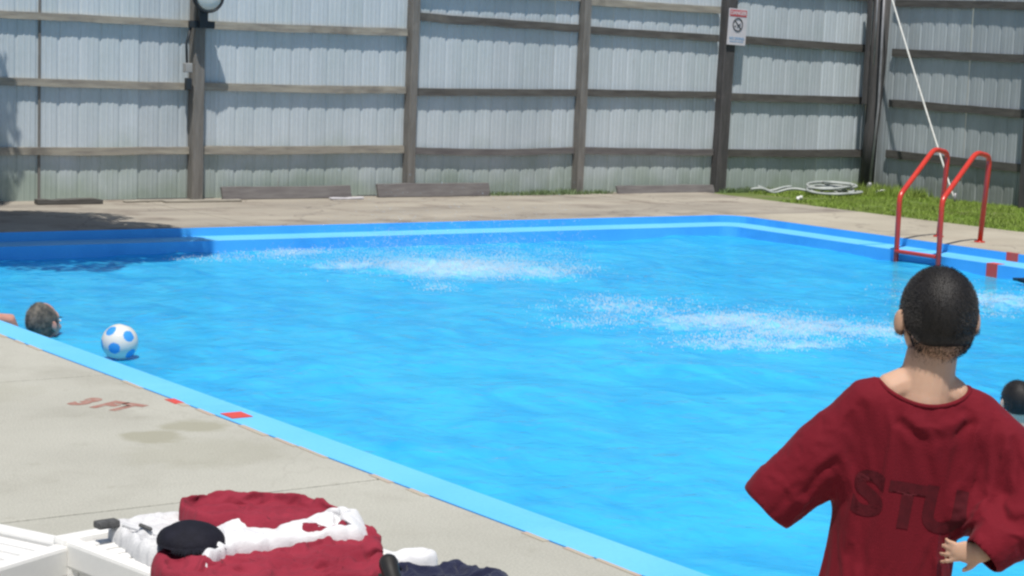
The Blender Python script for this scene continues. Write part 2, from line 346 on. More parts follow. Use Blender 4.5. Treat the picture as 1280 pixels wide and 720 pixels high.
# deck slabs (each slab a part)
deck = bpy.data.objects.new('pool_deck', None); COL.objects.link(deck); tag(deck, kind='structure'); deck.rotation_euler = (0, 0, TH)
def slab(u0, u1, v0, v1, m, z=0.0):
    bm = bmesh.new(); g = .006
    box(bm, u0+g, v0+g, -.12, u1-g, v1-g, z, bev=.008)
    if abs(u1-U0) < .001:
        for q in bm.verts:
            if q.co.x > u0+.1: q.co.x += sk(q.co.y)
    return obj('slab', bm, m, deck)
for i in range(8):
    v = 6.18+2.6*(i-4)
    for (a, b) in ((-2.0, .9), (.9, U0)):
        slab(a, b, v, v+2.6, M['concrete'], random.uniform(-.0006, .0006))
for i in range(8):
    a = -1.0+3.0*i; b = min(a+3.0, 14.0)
    if i >= 5: b = 15.95 if i == 5 else None
    if b is None: break
    if i == 5: a = 14.0
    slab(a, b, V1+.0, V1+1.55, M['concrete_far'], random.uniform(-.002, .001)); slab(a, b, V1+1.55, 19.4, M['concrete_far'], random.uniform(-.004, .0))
for i in range(8):
    v = V1-2.4*(i+1); slab(U1, 15.95, v, v+2.4, M['concrete_right'], random.uniform(-.002, .002))
# corner filler pieces behind the rounded pool corners
bm = bmesh.new()
for (cu_, cv_, su, sv) in ((U1, V1, -1, -1), (U0+sk(V1), V1, 1, -1)):
    r = .30; pts = [(cu_, cv_)]+[(cu_+su*r-su*r*math.sin(a), cv_+sv*r-sv*r*math.cos(a)) for a in (PI/2*k/6 for k in range(7))]
    if su*sv < 0: pts = pts[::-1]
    bm.faces.new([bm.verts.new((u, v, -.001)) for u, v in pts])
bmesh.ops.recalc_face_normals(bm, faces=bm.faces); obj('corner_fillet', bm, M['concrete_right'], deck)

# lawn strip by the side fence
bm = bmesh.new(); n = 40
edge = [(15.9+.10*noise.noise((v*.9, 0, 0))+(max(0, v-16.5)**1.5)*.5*(-.3), v) for v in np.linspace(-2, 18.7, n)]
l = [bm.verts.new((u+.06, v, -.012)) for u, v in edge]; r = [bm.verts.new((24, v, -.012)) for u, v in edge]
for i in range(n-1): bm.faces.new((l[i], r[i], r[i+1], l[i+1]))
o = tag(obj('lawn', bm, M['soil']), kind='structure'); o.rotation_euler = (0, 0, TH)

# ------------------------------------------------------------------ water
SPL = [  # u, v, radius u, radius v, strength : where swimmers have churned it
    (8.75, 13.45, .9, .75, 1.0), (8.0, 13.95, .45, .22, .9), (9.35, 13.05, .55, .5, .8), (8.1, 15.0, .55, .22, .55), (7.35, 14.75, .6, .3, .35),
    (8.7, 10.9, .6, .5, .55), (8.9, 10.1, .75, .6, .8), (9.25, 9.6, .7, .55, .8), (9.65, 9.25, .5, .45, .7), (8.3, 9.25, .55, .25, .7), (8.7, 9.0, .5, .2, .8), (7.85, 10.3, .35, .3, .5),
    (12.0, 10.2, .9, .8, .8), (12.6, 9.5, .8, .8, .8), (10.0, 12.3, .5, .4, .3)]
def churn(u, v):
    c = np.zeros_like(u)
    for (a, b, ru, rv, s) in SPL: c = np.maximum(c, s*np.exp(-((u-a)/ru)**2-((v-b)/rv)**2))
    return c
nu, nv = 250, 530
uu = np.linspace(U0+LED-.02, U1-LED+.02, nu); vv = np.linspace(V0+LED-.02, V1-LED+.02, nv)
UU, VV = np.meshgrid(uu, vv)
UU = UU + (3.80-.0374*(VV-4.62)-U0)*(U1-LED-UU)/(U1-U0-2*LED)
Z = np.zeros_like(UU)
for k in range(46):
    lam = .22*(1.075**k) if k < 30 else rng.uniform(.35, 1.4); th = rng.uniform(0, 2*PI); ph = rng.uniform(0, 2*PI)
    Z += .0135*lam**.9/6*np.sin(2*PI/lam*(UU*math.cos(th)+VV*math.sin(th))+ph+1.2*np.sin(UU*.7+k)+1.1*np.sin(VV*.6+2*k))
C = churn(UU, VV)
rough = np.zeros_like(Z)
for k in range(40):
    lam = rng.uniform(.10, .38); th = rng.uniform(0, 2*PI); rough += np.sin(2*PI/lam*(UU*math.cos(th)+VV*math.sin(th))+rng.uniform(0, 6.28))
Z += C*.0035*rough + C*.010
co = np.stack([UU.ravel(), VV.ravel(), (Z+ZW).ravel()], 1)
idx = np.arange(nu*nv).reshape(nv, nu)
F = np.stack([idx[:-1, :-1].ravel(), idx[:-1, 1:].ravel(), idx[1:, 1:].ravel(), idx[1:, :-1].ravel()], 1)
me = bpy.data.meshes.new('water'); me.from_pydata(co.tolist(), [], F.tolist())
at = me.attributes.new('foam', 'FLOAT', 'POINT'); at.data.foreach_set('value', C.ravel().astype(np.float32))
m = bpy.data.materials.new('pool_water'); m.use_nodes = True; N = m.node_tree; n = N.nodes; L = N.links; n.clear()
out = n.new('ShaderNodeOutputMaterial'); tr = n.new('ShaderNodeBsdfTransparent'); tr.inputs[0].default_value = (.78, .95, .98, 1)
gl = n.new('ShaderNodeBsdfGlossy'); gl.inputs['Roughness'].default_value = .05
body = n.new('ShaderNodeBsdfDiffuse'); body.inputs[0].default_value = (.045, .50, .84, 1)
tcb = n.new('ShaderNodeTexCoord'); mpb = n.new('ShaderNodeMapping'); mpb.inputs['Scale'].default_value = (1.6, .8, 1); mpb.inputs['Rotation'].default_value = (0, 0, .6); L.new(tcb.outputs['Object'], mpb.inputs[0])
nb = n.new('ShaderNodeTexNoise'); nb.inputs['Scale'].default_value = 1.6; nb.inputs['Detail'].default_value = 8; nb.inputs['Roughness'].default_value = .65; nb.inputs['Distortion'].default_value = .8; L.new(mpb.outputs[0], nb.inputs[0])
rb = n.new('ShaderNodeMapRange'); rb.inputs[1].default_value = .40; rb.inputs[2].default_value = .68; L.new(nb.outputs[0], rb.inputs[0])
cb = n.new('ShaderNodeMix'); cb.data_type = 'RGBA'; L.new(rb.outputs[0], cb.inputs[0]); cb.inputs[6].default_value = (.055, .57, .87, 1); cb.inputs[7].default_value = (.03, .41, .77, 1); L.new(cb.outputs[2], body.inputs[0])  # light and dark of the ripples imitated in the water colour
fr = n.new('ShaderNodeFresnel'); fr.inputs['IOR'].default_value = 1.33
tc = n.new('ShaderNodeTexCoord'); nz = n.new('ShaderNodeTexNoise'); nz.inputs['Scale'].default_value = 7; nz.inputs['Detail'].default_value = 6; nz.inputs['Distortion'].default_value = .5
L.new(tc.outputs['Object'], nz.inputs[0]); bp = n.new('ShaderNodeBump'); bp.inputs['Strength'].default_value = .9; bp.inputs['Distance'].default_value = .03; L.new(nz.outputs[0], bp.inputs['Height'])
for x in (gl, fr): L.new(bp.outputs[0], x.inputs['Normal'])
mb = n.new('ShaderNodeMixShader'); mb.inputs[0].default_value = .62; L.new(tr.outputs[0], mb.inputs[1]); L.new(body.outputs[0], mb.inputs[2])
mx = n.new('ShaderNodeMixShader'); fs = n.new('ShaderNodeMath'); fs.operation = 'MULTIPLY'; fs.inputs[1].default_value = .6; L.new(fr.outputs[0], fs.inputs[0])
L.new(fs.outputs[0], mx.inputs[0]); L.new(mb.outputs[0], mx.inputs[1]); L.new(gl.outputs[0], mx.inputs[2])
# froth: white bubbles where the attribute says the water is churned
fo = n.new('ShaderNodeBsdfDiffuse'); fo.inputs[0].default_value = (.72, .82, .86, 1)
aa = n.new('ShaderNodeAttribute'); aa.attribute_name = 'foam'
n2 = n.new('ShaderNodeTexNoise'); n2.inputs['Scale'].default_value = 8; n2.inputs['Detail'].default_value = 12; n2.inputs['Roughness'].default_value = .78; n2.inputs['Distortion'].default_value = .6; L.new(tc.outputs['Object'], n2.inputs[0])
r1 = n.new('ShaderNodeMath'); r1.operation = 'MULTIPLY_ADD'; L.new(aa.outputs['Fac'], r1.inputs[0]); r1.inputs[1].default_value = .55; L.new(n2.outputs[0], r1.inputs[2])
r2 = n.new('ShaderNodeMapRange'); r2.inputs[1].default_value = .72; r2.inputs[2].default_value = 1.30; r2.inputs[4].default_value = .55; L.new(r1.outputs[0], r2.inputs[0])
mf = n.new('ShaderNodeMixShader'); L.new(r2.outputs[0], mf.inputs[0]); L.new(mx.outputs[0], mf.inputs[1]); L.new(fo.outputs[0], mf.inputs[2]); L.new(mf.outputs[0], out.inputs[0])
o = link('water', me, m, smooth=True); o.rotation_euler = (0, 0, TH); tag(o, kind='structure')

# spray thrown up by the kicking
def spray(name, pts_fn, count, label):
    V, Fc = [], []
    oc = np.array([(1, 0, 0), (-1, 0, 0), (0, 1, 0), (0, -1, 0), (0, 0, 1), (0, 0, -1)], float)
    of = [(0, 2, 4), (2, 1, 4), (1, 3, 4), (3, 0, 4), (2, 0, 5), (1, 2, 5), (3, 1, 5), (0, 3, 5)]
    for i in range(count):
        u, v, z, s, st = pts_fn()
        b = len(V); sc_ = np.array([s*rng.uniform(.7, 1.6), s*rng.uniform(.7, 1.6), s*rng.uniform(.7, 1.5)*st])
        a = rng.uniform(0, 6.28); lean = rng.uniform(-.5, .5)
        p = oc*sc_; p[:, 0] += lean*p[:, 2]; q = p.copy(); q[:, 0] = p[:, 0]*math.cos(a)-p[:, 1]*math.sin(a); q[:, 1] = p[:, 0]*math.sin(a)+p[:, 1]*math.cos(a)
        q += (u, v, z); V += q.tolist(); Fc += [(b+x, b+y, b+w_) for x, y, w_ in of]
    me = bpy.data.meshes.new(name); me.from_pydata(V, [], Fc); o = link(name, me, M['drop'], smooth=True); o.rotation_euler = (0, 0, TH)
    return tag(o, label, 'splash', kind='stuff')
def clusters(cl, hmax, small):
    wts = np.array([c[4]*c[2]*c[3] for c in cl]); wts = wts/wts.sum()
    nodes = [[(rng.normal(c[0], c[2]*.5), rng.normal(c[1], c[3]*.5), rng.uniform(.2, 1)) for _ in range(14)] for c in cl]
    def f():
        k = rng.choice(len(cl), p=wts); c = cl[k]
        if rng.random() < .65:
            nd = nodes[k][rng.integers(14)]; u = rng.normal(nd[0], .09); v = rng.normal(nd[1], .09); h = nd[2]
        else: u = rng.normal(c[0], c[2]*.55); v = rng.normal(c[1], c[3]*.55); h = .5
        z = ZW+.01+abs(rng.exponential(hmax*h*.35)); z = min(z, ZW+hmax*1.6)
        s = small*rng.uniform(.4, 1.3)*(1.3 if z < ZW+.05 else .8)
        return u, v, z, s, rng.uniform(.8, 1.8)
    return f
spray('water_splash', clusters(SPL[0:3], .52, .0030), 17000, 'broad cloud of white spray thrown up in the far half of the pool')
spray('water_splash', clusters(SPL[3:5], .05, .0028), 1800, 'low white splash line close to the far pool wall')
spray('water_splash', clusters(SPL[5:12], .13, .0029), 11000, 'long low band of white splashes in the middle of the pool left of the boy')
spray('water_splash', clusters(SPL[12:14], .09, .0028), 3600, 'white splashing water just right of the boy\'s head')

# ------------------------------------------------------------------ fences
def sheet_mesh(width, h):
    xs = [(0, 0)]
    k = 0; p = .2286
    while k*p < width-.01:
        b = k*p
        for x, y in ((.004, 0), (.016, .009), (.034, .009), (.046, 0), (.098, 0), (.104, -.0035), (.116, -.0035), (.122, 0), (.160, 0), (.166, -.0035), (.178, -.0035), (.184, 0)):
            if b+x < width: xs.append((b+x, y))
        k += 1
    xs.append((width, 0))
    me = bpy.data.meshes.new('metal_sheet'); V = []; F = []
    for z in (0, h*.33, h*.66, h):
        for x, y in xs: V.append((x, y, z))
    q = len(xs)
    for r in range(3):
        for i in range(q-1): F.append((r*q+i, r*q+i+1, (r+1)*q+i+1, (r+1)*q+i))
    me.from_pydata(V, [], F); return me
FH = 2.95; FV = 18.60
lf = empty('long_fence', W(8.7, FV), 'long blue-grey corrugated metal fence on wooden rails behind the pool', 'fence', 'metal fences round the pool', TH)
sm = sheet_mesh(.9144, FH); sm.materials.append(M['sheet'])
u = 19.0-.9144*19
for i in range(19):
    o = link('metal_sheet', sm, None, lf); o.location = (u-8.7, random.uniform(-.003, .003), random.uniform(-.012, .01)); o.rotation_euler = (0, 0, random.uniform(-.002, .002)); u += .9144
posts = [(8.68, .135, 0), (11.42, .10, .0), (13.92, .10, .0), (16.26, .18, 0), (6.0, .13, 0), (3.4, .13, 0)]
def board(name, parent, a, b, h, d, m, seed=0, sag=0.0, bend=0.0):
    """a rail from a to b (top edge points, local), face height h, depth d, slightly wavy"""
    a, b = Vector(a), Vector(b); bm = bmesh.new(); n = 10; R = []
    ax = (b-a).normalized(); nrm = Vector((0, 0, 1)).cross(ax).normalized()
    for i in range(n+1):
        t = i/n; p = a.lerp(b, t); p.z += -sag*4*t*(1-t)+.006*noise.noise((i*.7, seed*3.1, 0)); hh = h*(1+.10*noise.noise((i*.5, seed*7.7, 5)))
        p = p + nrm*(.004*noise.noise((i*.6, seed, 9)))
        R.append([bm.verts.new(q) for q in (p, p+nrm*d, p+nrm*d-Vector((0, 0, hh)), p-Vector((0, 0, hh)))])
    for r, s in zip(R, R[1:]):
        for k in range(4): bm.faces.new((r[k], r[(k+1) % 4], s[(k+1) % 4], s[k]))
    bm.faces.new(R[0][::-1]); bm.faces.new(R[-1]); bmesh.ops.recalc_face_normals(bm, faces=bm.faces)
    return obj(name, bm, m, parent)
def lrail(u0, z0, u1, z1, h, m, seed, sag=0.0, d=.050):
    return board('rail', lf, (u0-8.7, -.056, z0), (u1-8.7, -.056, z1), h, d, m, seed, sag)
wd, dk = M['wood'], M['wood_dark']
for i, (z0, z1, h) in enumerate(((1.955, 1.937, .075), (1.28, 1.262, .08), (.562, .567, .08), (2.62, 2.60, .08))):
    lrail(6.07, z0, 8.61, z1, h, wd, i, .003*i); lrail(3.47, z0+.01, 5.93, z0, h, wd, i+30)
for i, (z0, z1, h) in enumerate(((1.94, 1.955, .085), (1.268, 1.282, .084), (.578, .592, .088), (2.62, 2.62, .08))):
    lrail(8.75, z0, 11.36, z1, h, wd, i+4, .004)
for i, (z0, z1, h, mm) in enumerate(((2.149, 2.102, .095, dk), (1.268, 1.300, .085, dk), (.574, .580, .078, M['plank']), (2.44, 2.47, .075, wd), (2.80, 2.80, .08, dk))):
    lrail(11.48, z0, 13.86, z1, h, mm, i+8, .025 if i == 2 else .004)
for i, (z0, z1, h, mm) in enumerate(((2.09, 2.062, .09, dk), (1.310, 1.318, .09, dk), (.581, .560, .085, M['plank']), (2.44, 2.43, .09, wd), (2.80, 2.80, .08, dk))):
    lrail(13.98, z0, 16.16, z1, h, mm, i+14, .004)
for i, (z0, z1, h) in enumerate(((2.07, 2.025, .10), (1.305, 1.298, .10), (.556, .560, .10), (2.75, 2.72, .09))):
    lrail(16.36, z0, 18.98, z1, h, dk, i+20, .004, .050)
for i, (pu, wdt, ln) in enumerate(posts):
    bm = bmesh.new(); n = 10; R = []
    for k in range(n+1):
        z = -.03+(FH+.03)*k/n; ww = wdt/2*(1+.05*noise.noise((k*.8, i*4.2, 0))); dx = .008*noise.noise((k*.5, i*2.0, 3))+(.05*z/FH if i == 3 else .012*z/FH if i in (1, 2) else 0)
        R.append([bm.verts.new((pu-8.7+dx+sx*ww, y, z)) for sx, y in ((-1, -.125), (-.85, -.14), (.85, -.14), (1, -.125), (1, -.006), (-1, -.006))])
    for r, s in zip(R, R[1:]):
        for k in range(6): bm.faces.new((r[k], r[(k+1) % 6], s[(k+1) % 6], s[k]))
    bm.faces.new(R[0][::-1]); bm.faces.new(R[-1]); bmesh.ops.recalc_face_normals(bm, faces=bm.faces)
    obj('post', bm, M['post'] if i != 3 else M['post_dark'], lf)
# dark seam batten where two sheets lap near the left edge
bm = bmesh.new(); box(bm, 6.92-8.7, -.012, 0, 6.945-8.7, .004, FH); obj('seam_strip', bm, M['post'], lf)

# side fence, runs from the corner toward the camera on the right
SFU = 19.02
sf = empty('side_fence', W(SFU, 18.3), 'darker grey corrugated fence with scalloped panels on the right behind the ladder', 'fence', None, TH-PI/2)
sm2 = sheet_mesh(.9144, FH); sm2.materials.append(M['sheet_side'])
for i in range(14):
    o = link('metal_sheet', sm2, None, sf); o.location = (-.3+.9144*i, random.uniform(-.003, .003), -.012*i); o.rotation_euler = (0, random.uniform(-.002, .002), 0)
for j, (z, h) in enumerate(((1.985, .105), (1.285, .105), (.585, .105), (2.66, .10))):
    for (a, b) in ((.16, 2.62), (2.74, 5.2), (5.32, 7.8), (7.92, 10.4)):
        board('rail', sf, (a, -.048, z-.016*a), (b, -.048, z-.016*b), h, .042, dk, 40+j*5+int(a))
for a in (2.68, 5.26, 7.86, 10.46):
    bm = bmesh.new(); box(bm, a-.06, -.15, -.1, a+.06, -.006, FH, bev=.01); obj('post', bm, M['post_dark'], sf)

# corner post, leaning
cp = empty('corner_post', W(18.86, 18.36), 'thick dark wooden post leaning in the fence corner', 'post', None, TH)
bm = bmesh.new()
tube(bm, [(.0, 0, -.05), (.03, 0, .8), (.07, .0, 1.6), (.12, 0, 3.05)], [.10, .10, .115, .125], 10); obj('pole', bm, M['post_dark'], cp, True)
bm = bmesh.new(); box(bm, -.16, -.03, 1.2, -.115, .03, 3.0, bev=.005); obj('side_board', bm, M['post_dark'], cp)
lp = empty('leaning_pipe', W(18.62, 18.12), 'thin grey pipe leaning against the dark corner post', 'pipe', None, TH)
bm = bmesh.new(); tube(bm, [(.06, .0, 0), (.16, .02, 1.2), (.17, .04, 1.9), (.165, .05, 3.0)], .017, 8); obj('pipe', bm, M['galv'], lp, True)
bm = bmesh.new(); tube(bm, [(.02, -.01, .03), (.03, -.03, .10)], .035, 8, round_ends=True); obj('foot_clamp', bm, M['galv'], lp, True)
bm = bmesh.new(); tube(bm, [(.0, 0, 1.75), (-.01, .0, 3.0)], .011, 8); obj('conduit', bm, M['galv'], lp, True)

gw = empty('guy_rope', W(18.55, 16.45), 'long white rope stretched from the fence corner down to the grass behind the ladder', 'rope', None, TH)
a = Vector((.0, .0, .02)); b = Vector((.25, 1.72, 2.93)); pts = []
for k in range(25):
    t = k/24; p = a.lerp(b, t); p.z -= .05*4*t*(1-t)*.5; pts.append(p)
bm = bmesh.new(); tube(bm, pts, .0125, 8); obj('rope', bm, M['rope'], gw, True)
bm = bmesh.new(); tube(bm, [(0, 0, -.02), (0, 0, .12)], [.012, .018], 8); obj('stake', bm, M['galv'], gw, True)

# ------------------------------------------------------------------ planks along the fence foot
def plank(u0, u1, v, z0, h, d, tilt, m, label, group='old boards along the fence foot', dz=0.0, lay=False):
    bm = bmesh.new(); Ln = u1-u0; n = 8; R = []
    for k in range(n+1):
        t = k/n; x = -Ln/2+Ln*t; wv = .006*noise.noise((k, u0, 1)); e = .012*noise.noise((k*1.7, u0, 4))
        R.append([bm.verts.new(q) for q in ((x, 0, wv), (x, d, wv), (x, d+tilt, h+wv+e), (x, tilt, h+wv+e))])
    for r, s in zip(R, R[1:]):
        for k in range(4): bm.faces.new((r[k], r[(k+1) % 4], s[(k+1) % 4], s[k]))
    bm.faces.new(R[0][::-1]); bm.faces.new(R[-1]); bmesh.ops.recalc_face_normals(bm, faces=bm.faces)
    bmesh.ops.bevel(bm, geom=[e for e in bm.edges if e.calc_face_angle(0) > .8], offset=.004, segments=1, affect='EDGES')
    o = obj('wooden_board', bm, m); o.location = W((u0+u1)/2, v, z0); o.rotation_euler = (0, dz, TH); return tag(o, label, 'board', group)
plank(8.95, 10.58, 18.38, .0, .135, .04, .05, M['plank'], 'grey board standing on edge at the fence foot right of the floodlight post')
plank(10.93, 12.5, 18.37, .0, .15, .045, .05, M['plank'], 'grey board on edge in front of the second fence post')
plank(14.48, 16.1, 18.39, -.02, .115, .04, .05, M['plank'], 'grey board on edge left of the post with the sign', dz=.006)
plank(6.75, 7.45, 18.12, .0, .05, .12, .0, M['wood_dark'], 'short dark board lying in the shade at the left end of the fence')
plank(8.15, 9.05, 18.12, .0, .022, .10, .0, M['wood'], 'thin pale board lying flat below the floodlight post')
plank(7.75, 8.45, 18.25, .0, .018, .08, .0, M['wood'], 'thin pale board lying flat, half under the board below the floodlight post')
plank(10.2, 10.62, 18.18, .0, .02, .07, .0, M['sign_white'], 'small whitish lath lying by the end of the long grey board')

# ------------------------------------------------------------------ floodlight on the first post
fl = empty('floodlight', W(8.66, 18.43, 1.86), 'round floodlight in a black housing on the left fence post', 'lamp', None, TH)
bm = bmesh.new(); box(bm, -.14, -.06, .0, .15, .0, .075, bev=.006); box(bm, -.05, -.10, .0, .05, -.058, .19, bev=.006); obj('bracket', bm, M['black'], fl)
c = Vector((.02, -.13, .34)); ax = Vector((-.05, -1, -.12)).normalized(); s, t = frame_for(ax)
bm = bmesh.new()
tube(bm, [c-ax*.16, c-ax*.12, c-ax*.03, c+ax*.05], [.06, .12, .165, .175], 28); hsg = obj('housing', bm, M['black'], fl, True)
bm = bmesh.new(); tube(bm, [c+ax*.052, c+ax*.066, c+ax*.072], [.150, .13, .05], 28); obj('lens', bm, M['lens'], hsg, True)
bm = bmesh.new()
ring = [c+ax*.055+(s*math.cos(a)+t*math.sin(a))*.162 for a in (2*PI*k/28 for k in range(29))]; tube(bm, ring, .013, 8); obj('rim', bm, M['black'], hsg, True)
jb = empty('junction_box', W(8.53, 18.44, 1.38), 'small pale grey electrical box on the left fence post below the floodlight', 'electrical box', None, TH)
bm = bmesh.new(); box(bm, -.05, -.06, .0, .03, .02, .10, bev=.008); obj('box', bm, M['grey_box'], jb)
bm = bmesh.new(); tube(bm, [(-.02, -.02, .10), (-.03, -.02, .3), (.02, -.03, .50)], .014, 8); obj('cable', bm, M['black'], jb, True)
bm = bmesh.new(); box(bm, -.03, -.05, -.19, .03, .02, -.06, bev=.01); obj('socket', bm, M['black'], jb)

# ------------------------------------------------------------------ sign
sg = empty('warning_sign', W(16.36, 18.44, 1.935), 'white no diving sign with red header on the fourth fence post', 'sign', None, TH)
sg.rotation_euler = (0, .03, TH)
bm = bmesh.new(); box(bm, -.16, -.012, 0, .16, 0, .475, bev=.004); obj('plate', bm, M['sign_white'], sg)
bm = bmesh.new(); box(bm, -.145, -.0155, .375, .145, -.0125, .46); obj('header', bm, M['sign_red'], sg)
def text(body, size, m, parent, name, loc, rot, ext=.0008, bold=0.0, sx=1.0):
    cu_ = bpy.data.curves.new(name, 'FONT'); cu_.body = body; cu_.size = size; cu_.align_x = 'CENTER'; cu_.align_y = 'CENTER'; cu_.extrude = ext; cu_.offset = bold
    t_ = bpy.data.objects.new('tmp', cu_); COL.objects.link(t_); dg = bpy.context.evaluated_depsgraph_get(); dg.update()
    me = bpy.data.meshes.new_from_object(t_.evaluated_get(dg)); bpy.data.objects.remove(t_)
    for v in me.vertices: v.co.x *= sx
    o = link(name, me, m, parent); me.materials.clear(); me.materials.append(m)
    o.location = loc; o.rotation_euler = rot; return o
text('DANGER', .068, M['sign_white'], sg, 'header_lettering', (0, -.0165, .418), (PI/2, 0, 0), bold=.002)
bm = bmesh.new(); ring = [Vector((.082*math.cos(a), -.014, .27+.082*math.sin(a))) for a in (2*PI*k/32 for k in range(33))]; tube(bm, ring, .008, 6)
tube(bm, [(-.058, -.014, .328), (.058, -.014, .212)], .0075, 6); obj('prohibition_ring', bm, M['sign_black'], sg, True)
bm = bmesh.new(); tube(bm, [(-.03, -.0135, .30), (.01, -.0135, .265), (.045, -.0135, .285)], .011, 6, round_ends=True, flat=.3); tube(bm, [(.01, -.0135, .265), (-.01, -.0135, .23)], .008, 6, flat=.3); ellipsoid(bm, (-.042, -.0135, .245), (.014, .003, .014), seg=10, rings=6); obj('diver_symbol', bm, M['sign_black'], sg, True)
text('NO DIVING', .05, M['sign_blue'], sg, 'footer_lettering', (0, -.0132, .085), (PI/2, 0, 0), bold=.0015)
text('SHALLOW WATER', .028, M['sign_blue'], sg, 'footer_lettering', (0, -.0132, .045), (PI/2, 0, 0), bold=.0005)

# ------------------------------------------------------------------ painted deck text
o = text('3 FT', .25, M['red_faded'], deck, 'depth_marking', (3.32, 8.03, .0012), (0, 0, -1.05), ext=.0, bold=.016, sx=.70)
bm = bmesh.new(); box(bm, U0-.095, 7.92, -.02, U0-.045, 8.04, .003); obj('red_mark', bm, M['red_faded'] if 0 else M['red_paint'], deck)
bm = bmesh.new()
for k in range(46):
    v = 3.6+k*.25
    if random.random() < .75: box(bm, U0+sk(v)-.028-random.uniform(0, .02), v, -.015, U0+sk(v)-.0085, v+random.uniform(.12, .25), .0028)
obj('worn_edge_paint', bm, mat('worn_pink_edge_paint', (.42, .32, .26), .9, (.38, .355, .28), 14, thr=(.4, .6)), deck)

# ------------------------------------------------------------------ ladder
ld = empty('pool_ladder', W(14.0, 12.4), 'red tubular pool ladder with two hoop handrails at the right pool edge', 'ladder', None, TH)
def lc(u, v, z): return Vector((u-14.0, v-12.4, z))
def smooth_path(P, rad, n=6):
    out_ = [P[0]]
    for i in range(1, len(P)-1):
        a_, b_, c_ = P[i-1], P[i], P[i+1]; r_ = rad[i-1]; p0 = b_+(a_-b_).normalized()*r_; p2 = b_+(c_-b_).normalized()*r_
        for k in range(n+1):
            t_ = k/n; out_.append(p0*(1-t_)**2+b_*2*t_*(1-t_)+p2*t_*t_)
    return out_+[P[-1]]
for dv in (0.0, .55):
    v = 12.14+dv
    P_ = [lc(13.50, v-.02, -.95), lc(13.50, v-.01, .465), lc(14.18, v+.20, .915), lc(14.50, v+.30, .87), lc(14.47, v+.33, -.03)]
    bm = bmesh.new(); tube(bm, smooth_path(P_, [.07, .10, .10]), .026, 14); obj('handrail', bm, M['red_metal'], ld, True)
    bm = bmesh.new(); tube(bm, [lc(14.47, v+.33, 0), lc(14.47, v+.33, .012)], .055, 14); obj('base_flange', bm, M['red_metal'], ld, True)
for z in (-.10, -.38, -.66):
    bm = bmesh.new(); box(bm, -.53, -.25, z, -.45, .28, z+.032, bev=.008); obj('step', bm, M['red_metal'], ld)

# ------------------------------------------------------------------ hose coil, small bits on the grass
hs = empty('garden_hose', W(17.6, 17.9), 'coiled white garden hose lying on the grass near the fence corner', 'hose', None, TH)
pts = []
for k in range(260):
    a = k*.165; rr = .30+.10*math.sin(k*.071)+.07*math.sin(k*.197+1); pts.append(Vector((.02+.95*rr*math.cos(a)+.04*math.sin(k*.05), -.12+.75*rr*math.sin(a), .02+.0005*k+.02*math.sin(k*.23)+.02*math.sin(k*.11))))
bm = bmesh.new(); tube(bm, pts, .018, 7); obj('coil', bm, M['hose'], hs, True)
pts = [Vector((-.30-.75*t_, -.05+.45*t_+.10*math.sin(t_*5), .035+.03*math.sin(t_*9))) for t_ in np.linspace(0, 1, 24)]
bm = bmesh.new(); tube(bm, pts, .018, 7); tube(bm, [p+Vector((.02, .09, .02)) for p in pts[4:20]], .018, 7); obj('loose_end', bm, M['hose'], hs, True)
def rag(name, loc, L_, label, cat, m):
    bm = bmesh.new(); pts = [Vector((L_*(t_-.5), .02*math.sin(t_*7), .018+.03*math.sin(t_*3.1))) for t_ in np.linspace(0, 1, 9)]
    tube(bm, pts, [.015+.012*math.sin(k*2.1)**2 for k in range(9)], 8, flat=.7, round_ends=False); o = obj(name, bm, m, None, True); o.location = loc; o.rotation_euler = (0, 0, TH+.3); return tag(o, label, cat)
rag('rope_end', W(18.55, 17.75), .34, 'short curl of white rope at the foot of the leaning pipe', 'rope', M['rope'])
rag('paper_scrap', W(17.85, 17.75), .13, 'tiny white scrap on the grass right of the hose coil', 'litter', M['rope'])
rag('paper_scrap', W(16.3, 17.0), .07, 'tiny white scrap on the grass edge below the hose', 'litter', M['rope'])

# ------------------------------------------------------------------ grass
def blades(name, fn, count, m, h0, h1, label, w0=.006):
    V, Fc = [], []
    for i in range(count):
        u, v, s = fn()
        h = rng.uniform(h0, h1)*s; a = rng.uniform(0, 6.28); ww = w0*rng.uniform(.6, 1.4); lx, ly = rng.normal(0, .4, 2)*h
        dx, dy = ww*math.cos(a), ww*math.sin(a); b = len(V)
        V += [(u-dx, v-dy, -.015), (u+dx, v+dy, -.015), (u+lx, v+ly, -.01+h)]; Fc.append((b, b+1, b+2))
    me = bpy.data.meshes.new(name); me.from_pydata(V, [], Fc); o = link(name, me, m); o.rotation_euler = (0, 0, TH); return tag(o, label, 'grass', kind='stuff')
def gfn():
    while 1:
        u = rng.uniform(15.2, 18.98); v = rng.uniform(8.5, 18.35)
        e = 15.98+.14*noise.noise((v*2.3, 0, 0))+(max(0, v-16.6))*.25*-1.0*0
        if v > 17.1 and u < 16.6: continue
        if u > e and noise.noise((u*1.7, v*1.7, 2)) > -.45+max(0, (16.3-u)): return u, v, .75+.5*noise.noise((u*2, v*2, 7))
blades('grass', gfn, 48000, M['grass'], .018, .055, 'strip of bright green grass between the deck and the side fence')
def wfn():
    while 1:
        u = rng.uniform(11.2, 17.2); v = rng.uniform(18.36, 18.58)
        if noise.noise((u*1.1, 0, 4))+(.35 if 12.4 < u < 14.4 else -.1)+(.3 if u > 16.2 else 0) > .1: return u, v, .6+.8*abs(noise.noise((u*2, 2, 7)))
blades('weeds', wfn, 2600, M['weed'], .03, .11, 'thin weeds growing along the foot of the long fence', .007)
def tfn(): return 6.0+rng.uniform(0, 6), rng.uniform(18.45, 18.58), .5
